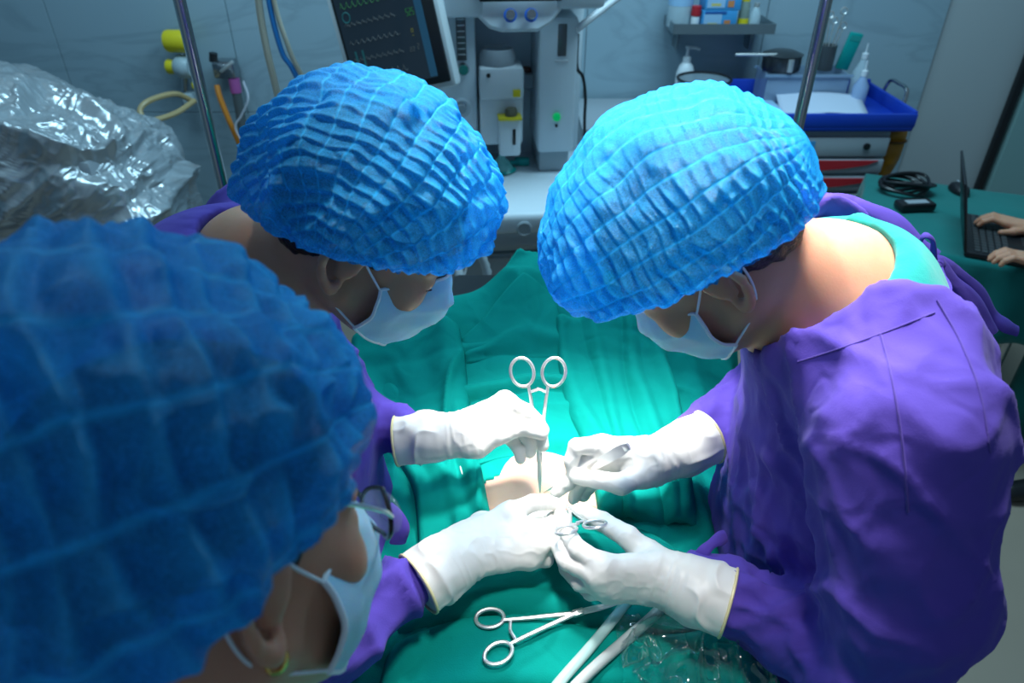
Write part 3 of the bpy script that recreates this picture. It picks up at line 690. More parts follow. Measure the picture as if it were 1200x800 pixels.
# ================================================================== supply trolley
TB = mat('trolley_blue', (0.01, 0.05, 0.42), rough=0.32); TG = mat('trolley_grey', (0.34, 0.38, 0.42), rough=0.4)
tr = thing('supply_trolley', 'blue topped supply trolley with grey body and red striped drawers', 'trolley', (1.265, 3.06, 0))
MB().box((0, 0, 0.52), (0.54, 0.40, 0.76), 0.012).build('body', TG, tr)
MB().box((0, 0, 0.915), (0.67, 0.47, 0.03), 0.012).build('top', TB, tr)
rim = MB(); rim.box((0, -0.228, 0.945), (0.67, 0.018, 0.055), 0.006); rim.box((0, 0.228, 0.955), (0.67, 0.018, 0.075), 0.006)
for s_ in (-1, 1): rim.box((s_*0.327, 0, 0.95), (0.018, 0.46, 0.065), 0.006)
rim.build('rim', TB, tr)
for k, (z, h) in enumerate(((0.835, 0.085), (0.755, 0.065), (0.68, 0.07), (0.59, 0.09), (0.46, 0.15), (0.28, 0.18))):
    d = MB().box((0, -0.21, z), (0.52, 0.025, h-0.008), 0.004).build('drawer', TG, tr)
    if k > 0:
        hh = 0.042
        MB().prism([(-0.24, 0), (-0.24, hh), (0.235, hh), (0.19, hh*0.55), (0.10, 0.008), (0.0, 0)], 0, 0.006, Matrix.Translation((0, -0.2225, z-h*0.25)) @ Matrix.Rotation(math.pi/2, 4, 'X')).build('red_stripe', RED, d, smooth=False)
    else:
        MB().lathe([(0, 0), (0.013, 0), (0.014, 0.01), (0, 0.012)], (0.17, -0.222, z+0.005), (0, -1, 0), 14).build('lock', BLACK, d)
        MB().box((-0.06, -0.2235, z), (0.04, 0.003, 0.05)).build('blue_sticker', BOXB, d, smooth=False)
MB().box((-0.14, -0.2385, 0.935), (0.06, 0.003, 0.022)).build('pink_sticker', mat('pink_paper', (0.6, 0.12, 0.25)), tr, smooth=False)
MB().tube(spline([(0.332, 0.10, 0.94), (0.345, 0.08, 1.02), (0.345, 0.0, 1.03), (0.345, -0.08, 1.02), (0.332, -0.10, 0.94)], 6), 0.008, 8).build('grab_rail', CHROME, tr)
for sx_ in (-0.22, 0.22):
    for sy_ in (-0.15, 0.15): MB().lathe([(0, 0), (0.05, 0), (0.055, 0.012), (0.05, 0.024), (0, 0.024)], (sx_-0.012, sy_, 0.055), (1, 0, 0)).build('caster', BLACK, tr)
MB().box((0, 0, 0.125), (0.50, 0.38, 0.04), 0.01).build('base', TB, tr)
ZT = 0.9305
# papers
PAP = mat('paper', (0.52, 0.58, 0.70), rough=0.7)
for k, (x, y, rz, w) in enumerate([(1.13, 2.98, -0.25, 0.30), (1.28, 3.0, -0.18, 0.34)]):
    nu = 12; g = np.linspace(-.5, .5, nu); gx, gy = np.meshgrid(g, g, indexing='ij')
    zz = 0.010+0.014*k+0.012*(gx+.5)**2*(k == 0)+0.006*np.sin(gx*5+k)+0.025*(gy+.5)*k
    Vp = np.stack([gx*w, gy*0.21, zz], -1).reshape(-1, 3)
    o = npmesh('paper_sheet', Vp, gridF(nu, nu), PAP); solid(o, 0.004); o.location = (x, y, ZT); o.rotation_euler = (0, 0, rz)
    tag(o, ['white paper sheets on the trolley top, the lower left pile', 'white paper sheets on the trolley top, the upper right pile'][k], 'paper')
# clear bin and steel pot, bottles, tool pot
BIN = film_mat('bin_clear', (0.30, 0.42, 0.58), 0.35)
bn = thing('plastic_bin', 'translucent plastic bin on the trolley behind the papers', 'bin', (1.25, 3.19, ZT))
b_ = MB()
for s_ in (-1, 1): b_.box((s_*0.17, 0, 0.06), (0.006, 0.15, 0.12)); b_.box((0, s_*0.075, 0.06), (0.346, 0.006, 0.12))
b_.box((0, 0, 0.004), (0.34, 0.15, 0.008)); b_.build('walls', BIN, bn)
b_ = MB(); b_.box((0, -0.08, 0.118), (0.37, 0.012, 0.01)); b_.box((0, 0.08, 0.118), (0.37, 0.012, 0.01)); b_.build('rim', BIN, bn)
pt = thing('steel_pot', 'dark steel pot with lid knob standing behind the right pole', 'pot', (1.15, 3.19, ZT+0.124))
MB().lathe([(0, 0), (0.075, 0), (0.08, 0.01), (0.08, 0.06), (0.085, 0.065), (0.05, 0.078), (0, 0.08)], seg=24).build('body', mat('dark_steel', (0.08, 0.085, 0.09), rough=0.3, metal=0.8), pt)
MB().cyl((0.01, -0.085, 0.01), (0.01, -0.085, 0.06), 0.012).build('latch', STEEL, pt)
tag(MB().cyl(Wy(862, 64, 3.15), Wy(920, 64, 3.15), 0.006, seg=10).build('steel_rod', STEEL), 'thin steel rod lying across beside the dark pot', 'rod').location = (0, 0, 0)
tp = thing('instrument_jar', 'dark jar of steel scissors and forceps on the trolley', 'jar', (1.335, 3.19, ZT+0.125))
MB().lathe([(0, 0), (0.035, 0), (0.036, 0.10), (0.032, 0.10), (0.032, 0.006), (0, 0.006)], seg=18).build('jar', mat('dark_glass', (0.05, 0.06, 0.07), rough=0.2), tp)
for k in range(5):
    a = k*1.3; e = (0.03*math.cos(a), 0.02*math.sin(a))
    sx_ = MB().cyl((e[0]*0.3, e[1]*0.3, 0.02), (e[0]*1.4, e[1]*1.4, 0.16+0.015*k), 0.004, seg=8).build('instrument', STEEL, tp)
    c = Vector((e[0]*1.4, e[1]*1.4, 0.175+0.015*k))
    MB().tube([c+Vector((0.013*math.cos(q), 0, 0.013*math.sin(q))) for q in np.linspace(0, 2*math.pi, 14, endpoint=False)], 0.003, 6, closed=True).build('finger_ring', STEEL, sx_)
tk = thing('teal_packet', 'teal packet leaning upright beside the instrument jar', 'packet', (1.415, 3.20, ZT+0.125)); tk.rotation_euler = (0.1, 0.16, 0)
MB().box((0, 0, 0.075), (0.055, 0.02, 0.15), 0.004).build('packet', MATS['teal_plastic'], tk)
MB().box((0, -0.0108, 0.13), (0.045, 0.001, 0.02)).build('flap', SCRUB, tk, smooth=False)
for lab, x, y, hh, r, m in [('clear spray bottle at the right end of the trolley bin', 1.50, 3.19, 0.17, 0.032, CLR), ('pale blue squeeze bottle in front of the clear spray bottle', 1.455, 3.06, 0.13, 0.03, film_mat('pale_blue_bottle', (0.35, 0.48, 0.72), 0.25))]:
    t = thing('bottle', lab, 'bottle', (x, y, ZT))
    MB().lathe([(0, 0), (r, 0), (r*1.04, 0.008), (r*1.04, hh*0.7), (r*0.5, hh*0.9), (r*0.4, hh)], seg=18).build('body', m, t)
    MB().lathe([(r*0.45, hh), (r*0.45, hh+0.02), (0.004, hh+0.025), (0.003, hh+0.06), (0, hh+0.06)], seg=12).build('nozzle', WHITEP, t)
bt = thing('lidded_box', 'blue plastic box on the trolley beside the right cap', 'box', (1.02, 2.93, ZT))
MB().box((0, 0, 0.02), (0.10, 0.12, 0.04), 0.006).build('box', TB, bt); MB().box((0, 0, 0.045), (0.105, 0.125, 0.01), 0.003).build('lid', BOXW, bt)
ob = thing('orange_bag', 'orange sharps bag hanging from the right side of the trolley', 'bag', (1.265+0.33, 2.93, 0.80))
nu, nv = 20, 24
U, Vv = np.meshgrid(np.linspace(0, 2*np.pi, nu, endpoint=False), np.linspace(0, 1, nv), indexing='ij')
rr = np.sin(np.pi*np.clip(Vv*0.92+0.06, 0, 1))**0.45
P = np.stack([0.055*rr*np.cos(U)-0.035*Vv+0.0, 0.04*rr*np.sin(U), 0.10-0.27*Vv], -1); P += 0.010*noise(P*28, 4)[..., None]
npmesh('bag', P.reshape(-1, 3), gridF(nu, nv, True), mat('orange_plastic', (0.50, 0.20, 0.015), rough=0.4), ob, world=False)
MB().tube([(0, -0.045*math.cos(q), 0.035+0.006*math.sin(q*2)) if False else (0.052*math.cos(q)-0.01, 0.04*math.sin(q), 0.035) for q in np.linspace(0, 2*math.pi, 18, endpoint=False)], 0.005, 6, closed=True).build('dark_tie', mat('brown_tie', (0.15, 0.06, 0.01)), ob)

# counter with the pump bottle, left of the trolley
ct = thing('side_counter', 'grey side counter against the tiled wall behind the right surgeon', 'counter', (0.62, 3.18, 0))
MB().box((0, 0, 0.44), (0.62, 0.42, 0.80), 0.008).build('cabinet', SHELL2, ct)
for s_ in (-1, 1):
    d = MB().box((s_*0.153, -0.216, 0.45), (0.296, 0.016, 0.74), 0.004).build('door', SHELL, ct)
    MB().cyl((s_*0.03, -0.232, 0.6), (s_*0.03, -0.232, 0.72), 0.006).build('handle', CHROME, d)
MB().box((0, -0.01, 0.86), (0.66, 0.46, 0.035), 0.006).build('worktop', GREYP, ct)
MB().box((0, 0.02, 0.02), (0.56, 0.36, 0.04)).build('plinth', BLACK, ct)
pb = thing('pump_bottle', 'white pump dispenser bottle below the wall shelf', 'bottle', (Wy(805, 70, 3.29)[0], 3.29, 0.8785))
zt = Wy(805, 54, 3.29)[2]-0.8785
MB().lathe([(0, 0), (0.038, 0), (0.04, 0.006), (0.04, zt*0.55), (0.03, zt*0.68), (0.016, zt*0.74)], seg=20).build('body', WHITEP, pb)
MB().lathe([(0.018, zt*0.72), (0.018, zt*0.82), (0.008, zt*0.84), (0.006, zt*0.95), (0.012, zt*0.96), (0.012, zt), (0, zt)], seg=16).build('pump', WHITEP, pb)
MB().tube([(0, 0, zt*0.975), (0.03, -0.005, zt*0.975), (0.05, -0.008, zt*0.95)], 0.006, 8).build('spout', WHITEP, pb)
gb = thing('glass_tub', 'clear glass tub with dark rim on the side counter', 'tub', (0.805, 3.09, 0.8785))
MB().lathe([(0, 0), (0.095, 0), (0.10, 0.01), (0.11, 0.16), (0.105, 0.16), (0.095, 0.012), (0, 0.01)], seg=28).build('tub', film_mat('tub_glass', (0.40, 0.50, 0.56), 0.4), gb)
MB().tube([(0.11*math.cos(q), 0.11*math.sin(q), 0.163) for q in np.linspace(0, 2*math.pi, 32, endpoint=False)], 0.006, 8, closed=True).build('rim', BLACK, gb)
# ================================================================== draped laptop table on the right
TCL = cloth_mat('dark_teal_cloth', (0.004, 0.16, 0.15), wr=(8, 0.3, 0.01))
lt = thing('laptop_table', 'table under a dark teal cloth beside the door', 'table', (1.56, 2.34, 0), -0.42)
MB().box((0, 0, 0.735), (0.56, 0.66, 0.02), 0.004).build('table_top', GREYP, lt)
for sx_ in (-1, 1):
    for sy_ in (-1, 1): MB().cyl((sx_*0.24, sy_*0.28, 0.0), (sx_*0.24, sy_*0.28, 0.73), 0.014, seg=12).build('leg', CHROME, lt)
n = 90
g = np.linspace(-1, 1, n); GX, GY = np.meshgrid(g, g, indexing='ij')
fl = lambda t, hw: np.sign(t)*np.minimum(np.abs(t)*1.3, 1.0)*hw
X = fl(GX, 0.29); Y = fl(GY, 0.34)
hx = np.maximum(np.abs(GX)*1.3-1, 0)/0.3; hy = np.maximum(np.abs(GY)*1.3-1, 0)/0.3; hang = np.maximum(hx, hy)
fx = 0.018*np.sin(GY*16+GX*3)*hx; fy = 0.018*np.sin(GX*15+1)*hy
X = X+np.sign(GX)*(0.02*hx**0.5+fx*1.0); Y = Y+np.sign(GY)*(0.02*hy**0.5+fy)
Z = 0.752-0.26*hang**1.2+0.003*noise(np.stack([X*8, Y*8, X*0], -1))
cl = npmesh('table_cloth', np.stack([X, Y, Z], -1).reshape(-1, 3), gridF(n, n), TCL, lt, world=False); solid(cl, 0.002)
lap = thing('laptop', 'open black laptop on the dark teal table cloth', 'laptop', (1.615, 2.13, 0.757), -0.45)
MB().box((0, 0, 0.009), (0.24, 0.34, 0.016), 0.004).build('base', BLACK, lap)
lid_ = MB().box((0, 0, 0.115), (0.008, 0.34, 0.225), 0.003).build('lid', BLACK, lap); lid_.location = (-0.118, 0, 0.012); lid_.rotation_euler = (0, -0.30, 0)
MB().box((0.0048, 0, 0.118), (0.002, 0.31, 0.19)).build('screen', mat('dim_screen', (0.01, 0.02, 0.025), rough=0.2, emis=((0.02, 0.04, 0.05), 0.4)), lid_, smooth=False)
KEY = mat('key_grey', (0.05, 0.055, 0.06), rough=0.45)
key0 = MB().box((0, 0, 0), (0.016, 0.018, 0.004), 0.001, seg=1).build('key', KEY, lap, smooth=False)
kp = [(-0.085+0.0205*i, -0.145+0.0225*j, 0.0185) for i in range(5) for j in range(14)]
key0.location = kp[0]
for p in kp[1:]:
    k = key0.copy(); COL.objects.link(k); k.location = p
MB().box((0.075, 0, 0.0175), (0.055, 0.10, 0.001)).build('touchpad', mat('pad_grey', (0.03, 0.033, 0.036), rough=0.3), lap, smooth=False)
p_ = Wz(1060, 222, 0.765)
pa = thing('cable_bundle', 'black bundle of coiled cable behind the laptop', 'cable', (p_[0], p_[1], 0.757))
rr_ = random.Random(5)
for k in range(6):
    ph = k*1.1; R1 = 0.05+0.012*rr_.random()
    MB().tube([(R1*1.5*math.cos(q)+0.01*math.sin(3*q+ph), R1*math.sin(q)+0.008*math.cos(2*q+ph), 0.010+0.007*k+0.008*math.sin(2*q+ph)) for q in np.linspace(0, 2*math.pi, 26, endpoint=False)], 0.006, 6, closed=True).build('coil', BLACK, pa)
p_ = Wz(1065, 240, 0.765)
ad = thing('power_adapter', 'flat black power adapter lying in front of the cable bundle', 'adapter', (p_[0]+0.01, p_[1]-0.02, 0.757), 0.1)
MB().box((0, 0, 0.016), (0.13, 0.06, 0.03), 0.008).build('case', BLACK, ad)
MB().box((0, -0.005, 0.0315), (0.08, 0.03, 0.001)).build('rating_label', GREYP, ad, smooth=False)
p_ = Wz(1124, 222, 0.765)
ms_ = thing('computer_mouse', 'black computer mouse behind the laptop lid', 'mouse', (p_[0], p_[1], 0.757))
MB().lathe([(0.034, 0), (0.036, 0.006), (0.030, 0.022), (0.016, 0.032), (0, 0.034)], seg=20).build('shell', BLACK, ms_).scale = (0.9, 1.5, 1.0)
MB().box((0, 0.022, 0.031), (0.006, 0.018, 0.008), 0.002).build('wheel', GREYP, ms_)

# ================================================================== operating table
ot = thing('operating_table', 'operating table under the teal surgical drapes', 'operating table', (0.05, 0.75, 0))
MB().box((0, 0.1, 0.80), (0.44, 1.9, 0.05), 0.02).build('table_top', BLACK, ot)
MB().box((0, 0.1, 0.765), (0.46, 1.8, 0.02), 0.005).build('frame', STEEL, ot)
MB().box((0, 0.15, 0.43), (0.22, 0.34, 0.66), 0.03).build('pedestal', SHELL2, ot)
MB().box((0, 0.15, 0.06), (0.50, 0.95, 0.12), 0.03).build('foot', SHELL2, ot)

# ================================================================== patient and drapes
XC = 0.05
_yk = np.array([-0.6, 0.2, 0.45, 0.60, 0.70, 0.757, 0.85, 0.95, 1.08, 1.18, 1.27, 1.34, 1.42, 1.52, 1.7])
_zk = np.array([0.94, 0.965, 0.985, 1.003, 1.014, 1.018, 1.015, 1.012, 1.025, 1.068, 1.105, 1.10, 1.05, 0.97, 0.90])
def ztop(y): return np.interp(y, _yk, _zk)
def hwid(y, left):
    l_ = np.interp(y, [0.85, 0.98, 1.08, 1.15, 1.20, 1.24, 1.28, 1.36, 1.5], [0.245, 0.32, 0.36, 0.355, 0.29, 0.18, 0.09, 0.06, 0.05])
    r_ = np.interp(y, [0.85, 1.00, 1.25, 1.36, 1.5], [0.245, 0.31, 0.30, 0.22, 0.18])
    return np.where(left, l_, r_)
def Zb(x, y):
    w = hwid(y, x < XC); t = np.abs(x-XC)/w
    return ztop(y)-0.030*t**2-0.16*np.maximum(t-0.97, 0)**1.0-0.35*sstep(1.0, 1.7, t)
pa_ = thing('person', 'patient lying under teal drapes with bare belly exposed under the gloved hands', 'person', (0.05, 0.75, 0.83))
f = Field((-0.30, -0.75, 0.78), (0.42, 1.55, 1.12), 0.011)
f.ell((0.05, 0.757, 0.925), (0.20, 0.25, 0.097), 0.03)
f.ell((0.05, 1.02, 0.92), (0.19, 0.22, 0.085), 0.06)
f.ell((0.05, 0.50, 0.885), (0.17, 0.20, 0.075), 0.04)
f.cone((0.05, 1.12, 0.93), (0.05, 1.24, 0.96), 0.055, 0.05, 0.04)
f.ell((0.05, 1.31, 0.975), (0.072, 0.085, 0.10), 0.03)
for s_ in (-1, 1): f.chain([(0.05+s_*0.09, 0.45, 0.885), (0.05+s_*0.10, 0.02, 0.89), (0.05+s_*0.10, -0.42, 0.885), (0.05+s_*0.11, -0.46, 0.93)], [0.075, 0.055, 0.04, 0.03], 0.03)
V, F = f.mesh(2)
body = npmesh('body', V, F, SKIN2, pa_)

def on_drape(px, py, off=0.0, it=14):
    z = 1.0; p = Wz(px, py, z)
    for _ in range(it):
        z = 0.5*z+0.5*min(1.14, max(0.93, float(Zb(p[0], p[1]))+off)); p = Wz(px, py, z)
    return p
# the big under sheet with the window left open
ns, ny = 190, 300
s = np.linspace(-1, 1, ns); ys = np.linspace(-0.25, 1.62, ny); S, Yg = np.meshgrid(s, ys, indexing='ij')
hw = hwid(Yg, S < 0); a = np.abs(S); flare = 1-0.75*sstep(1.05, 1.2, Yg)*(S < 0)
flat = np.minimum(a/0.62, 1); hangq = np.maximum(a-0.62, 0)/0.38
X = XC+np.sign(S)*(hw*flat*1.0+(0.10*sstep(0, 0.35, hangq)+0.03*hangq)*flare)
ztf = Zb(XC+np.sign(S)*hw*flat, Yg)
Z = ztf-0.48*hangq**1.35
foldh = sstep(0.05, 0.7, hangq)*(0.022*np.sin(Yg*34+2.2*np.sin(Yg*7)+S*2)+0.014*np.sin(Yg*61+1.3))
X = X+np.sign(S)*foldh*flare
P2 = np.stack([X*6, Yg*6, Z*2], -1)
q = np.stack([X*10+Yg*5, Yg*14-X*9, Z*4], -1)
far = sstep(1.02, 1.25, Yg); calm = 1-0.92*np.exp(-(((X-0.03)/0.17)**2+((Yg-0.745)/0.16)**2)**2)
Z = Z+calm*(0.010*ridge(q*0.6, 11)**2+0.006*fbm(P2*2.2, 2, 12))*(1-0.5*hangq)+far*0.030*ridge(np.stack([X*7-Yg*4.5, Yg*3.2+X*1.5, X*0], -1), 15)**3
Pm = np.stack([X, Yg, Z], -1).reshape(-1, 3); Fm = gridF(ns, ny)
cen = Pm[Fm].mean(1)
hole = (np.abs((cen[:, 0]-0.035)/0.10)**2.5+np.abs((cen[:, 1]-0.735)/0.066)**2.5 < 1) & (cen[:, 2] > 0.9)
sheet = npmesh('surgical_drape', Pm, Fm[~hole], TEAL); solid(sheet, 0.0025)
tag(sheet, 'large teal surgical drape sheet covering the patient and operating table', 'drape')

def towel(label, left, right, lay, fold, nu=70, nv=90, roll=(1, 1, 1, 1), low=None):
    """towel laid on the drape; left/right are photo polylines seen on the drape surface"""
    L_ = np.array([on_drape(*p) for p in left]); R_ = np.array([on_drape(*p) for p in right])
    Ls = np.array(spline(L_, 12)); Rs = np.array(spline(R_, 12))
    def rs(P, n):
        d = np.r_[0, np.cumsum(np.linalg.norm(np.diff(P, axis=0), axis=1))]; t = np.linspace(0, d[-1], n)
        return np.stack([np.interp(t, d, P[:, k]) for k in range(3)], 1)
    Ls, Rs = rs(Ls, nv), rs(Rs, nv)
    u = np.linspace(0, 1, nu)[:, None, None]; v = np.linspace(0, 1, nv)
    P = Ls[None]*(1-u)+Rs[None]*u
    U = u[..., 0].repeat(nv, 1); V_ = v[None].repeat(nu, 0)
    if low is not None: P[..., 1] += low(U, V_)
    wob = 0.004*noise(np.stack([U*3, V_*5, U*0+lay*100], -1), 21)
    P[..., 0] += wob; P[..., 1] += 0.004*noise(np.stack([U*5, V_*3, U*0+lay*90], -1), 22)
    z = np.maximum(Zb(P[..., 0], P[..., 1]), 0.86)+lay+0.004
    z = z+fold(U, V_, P)
    e = np.minimum.reduce([U/0.06+(1-roll[0])*9, (1-U)/0.06+(1-roll[1])*9, V_/0.05+(1-roll[2])*9, (1-V_)/0.05+(1-roll[3])*9])
    e = np.clip(e, 0, 1); z = z-(1-np.sqrt(np.maximum(1-(1-e)**2, 0)))*(lay*0.9+0.004)+0.004*np.exp(-((e-1)*2)**2)*0
    P[..., 2] = z
    o = npmesh('surgical_towel', P.reshape(-1, 3), gridF(nu, nv), TEAL); solid(o, 0.003)
    return tag(o, label, 'towel', 'teal towels around the exposed belly')
sn = np.sin
def fl_top(U, V, P):
    r = lambda c, w, a: a*np.exp(-((V+0.10*(U-0.5)+0.02*noise(P*14, 31)-c)/w)**2)
    return r(0.05, 0.035, 0.007)-r(0.10, 0.012, 0.004)+r(0.40, 0.05, 0.014)-r(0.47, 0.02, 0.004)+r(0.62, 0.04, 0.006)+0.003*fbm(P*14, 2, 33)-0.012*sstep(0.86, 1.0, V)
towel('teal towel edging the top of the exposed belly, folded across', [(530, 405), (540, 480), (552, 548)], [(662, 405), (672, 480), (694, 545)], 0.008, fl_top, roll=(0, 0, 1, 0), low=lambda U, V: 0.022*V**3*sn(np.pi*np.clip(U, 0, 1))**1.0)
def fl_left(U, V, P):
    d = U*1.0+0.35*V
    return 0.016*np.exp(-((U-0.86)/0.12)**2)+0.014*ridge(np.stack([U*2.6+V*1.5, V*1.3-U*0.5, U*0], -1), 41)**2.5+0.004*fbm(P*12, 2, 42)-0.018*np.exp(-(((U-0.30)/0.16)**2+((V-0.38)/0.10)**2))
towel('teal towel lying on the left side of the exposed belly', [(416, 404), (420, 450), (452, 520), (486, 572), (496, 655)], [(538, 390), (548, 450), (553, 515), (561, 560), (572, 612)], 0.014, fl_left)
def fl_right(U, V, P):
    w = lambda c, s_, a: a*np.exp(-((U-c+0.05*sn(V*5+c*9))/s_)**2)
    return w(0.10, 0.07, 0.010)+w(0.34, 0.05, 0.008)-w(0.27, 0.03, 0.004)+w(0.72, 0.06, 0.011)-w(0.62, 0.035, 0.006)+w(0.92, 0.07, 0.012)+0.003*fbm(P*12, 2, 52)
towel('teal towel with lengthwise folds on the right side of the exposed belly', [(652, 378), (655, 440), (664, 490), (692, 545), (706, 610)], [(768, 372), (788, 450), (800, 520), (812, 620)], 0.016, fl_right)
def fl_bot(U, V, P):
    r = lambda c, w, a: a*np.exp(-((V+0.06*sn(U*7)-c)/w)**2)
    return r(0.30, 0.10, 0.010)+r(0.66, 0.05, 0.010)-r(0.73, 0.018, 0.010)+r(0.80, 0.04, 0.004)+0.005*fbm(P*9, 2, 62)+0.010*np.exp(-((U-0.45)/0.2)**2)*np.exp(-((V-0.25)/0.2)**2)
towel('teal towel below the exposed belly with forceps lying on it', [(556, 606), (508, 660), (470, 730), (440, 830)], [(700, 606), (770, 640), (840, 690), (930, 830)], 0.010, fl_bot)
def fl_far(U, V, P):
    return 0.020*np.exp(-((U-0.62)/0.30)**2)*(1-V)+0.008*np.exp(-((V-0.75)/0.12)**2)+0.004*fbm(P*10, 2, 72)
towel('teal towel folded to a point on the far raised end of the drapes', [(540, 402), (546, 432)], [(652, 380), (664, 428)], 0.010, fl_far, low=lambda U, V: 0.10*(1-V)*np.maximum(0, 1-np.abs(U-0.66)/0.62))
# ================================================================== people
def frame(fwd, roll=0.0):
    """head axes: columns right, forward, up"""
    f_ = norm(fwd); r_ = norm(np.cross(f_, (0, 0, 1))); u_ = np.cross(r_, f_)
    c, s_ = math.cos(roll), math.sin(roll)
    r2 = c*r_+s_*u_; u2 = -s_*r_+c*u_
    return np.stack([r2, f_, u2], 1)
def to_world(V, R, o): return V@R.T+np.asarray(o)
def to_local(p, R, o): return (np.asarray(p, float)-np.asarray(o))@R

def make_body(P, o, R, trunk, skin):
    """head, neck and upper trunk as one surface; trunk = [(world point, radius), ...] from the neck base down"""
    loc = [to_local(p, R, o) for p, r in trunk]
    f = Field((-0.30, -0.34, -0.36), (0.30, 0.15, 0.14), 0.0042)
    f.ell((0, -0.012, 0.03), (0.0745, 0.096, 0.090))
    f.ell((0, 0.030, -0.035), (0.060, 0.066, 0.082), 0.03)
    for s_ in (-1, 1):
        f.cone((s_*0.056, 0.0, -0.058), (s_*0.020, 0.062, -0.104), 0.018, 0.016, 0.03)
        f.ell((s_*0.040, 0.066, -0.030), (0.022, 0.020, 0.022), 0.02)
        f.cone((s_*0.012, 0.088, 0.016), (s_*0.046, 0.072, 0.018), 0.010, 0.008, 0.015)
    f.ell((0, 0.070, -0.104), (0.022, 0.016, 0.015), 0.02)
    for s_ in (-1, 1): f.ell((s_*0.032, 0.100, -0.004), (0.016, 0.013, 0.011), 0.012, 'cut')
    for s_ in (-1, 1): f.ell((s_*0.032, 0.076, -0.005), (0.0145, 0.0135, 0.012), 0.004)
    f.cone((0, 0.088, 0.006), (0, 0.110, -0.036), 0.007, 0.011, 0.012)
    for s_ in (-1, 1): f.ell((s_*0.011, 0.099, -0.040), (0.008, 0.009, 0.007), 0.006)
    f.ell((0, 0.086, -0.068), (0.024, 0.012, 0.008), 0.008); f.ell((0, 0.083, -0.078), (0.020, 0.012, 0.008), 0.005)
    # neck and trunk
    pts = [np.array((0, -0.028, -0.055))]+loc; rs = [0.052]+[r for p, r in trunk]
    f.cone(pts[0], pts[1], rs[0], rs[1], 0.03)
    for i in range(2, len(pts)): f.cone(pts[1], pts[i], rs[1], rs[i], 0.06)
    # ears
    for s_ in (-1, 1):
        e = [(0.010, -0.004), (0.012, 0.014), (0.004, 0.028), (-0.010, 0.031), (-0.021, 0.022), (-0.023, 0.006), (-0.017, -0.012), (-0.009, -0.024), (-0.001, -0.030), (0.004, -0.022)]
        rr = [0.0045, 0.0045, 0.0045, 0.005, 0.005, 0.005, 0.0055, 0.006, 0.0075, 0.0055]
        pp = [(s_*(0.0775+0.55*max(0, 0.008-a_)), a_-0.006, b_-0.014) for a_, b_ in e]
        f.chain(pp, rr, 0.003)
        f.cone((s_*0.080, -0.012, 0.006), (s_*0.078, -0.006, -0.024), 0.010, 0.008, 0.004, fl=((1, 0, 0.0), 0.5))
        f.cone((s_*0.074, -0.004, 0.0), (s_*0.074, -0.004, -0.02), 0.010, 0.008, 0.006)
    V, F = f.mesh(2)
    return npmesh('body', to_world(V, R, o), F, skin, P)

def make_hair(P, o, R, low=-0.05):
    f = Field((-0.11, -0.15, -0.12), (0.11, 0.13, 0.15), 0.0042)
    f.ell((0, -0.014, 0.034), (0.0800, 0.1010, 0.0935))
    f.ell((0, -0.055, -0.012), (0.062, 0.050, 0.060), 0.02)
    f.plane((0, -0.022, low), norm((0, 0.30, -1)))
    f.plane((0, 0.060, 0.04), norm((0, 1, -0.75)))
    V, F = f.mesh(1); N = vnormals(V, F)
    V = V+N*(0.0022*noise(V*np.array([160, 160, 60]), 3))[:, None]
    return npmesh('hair', to_world(V, R, o), F, HAIR, P)

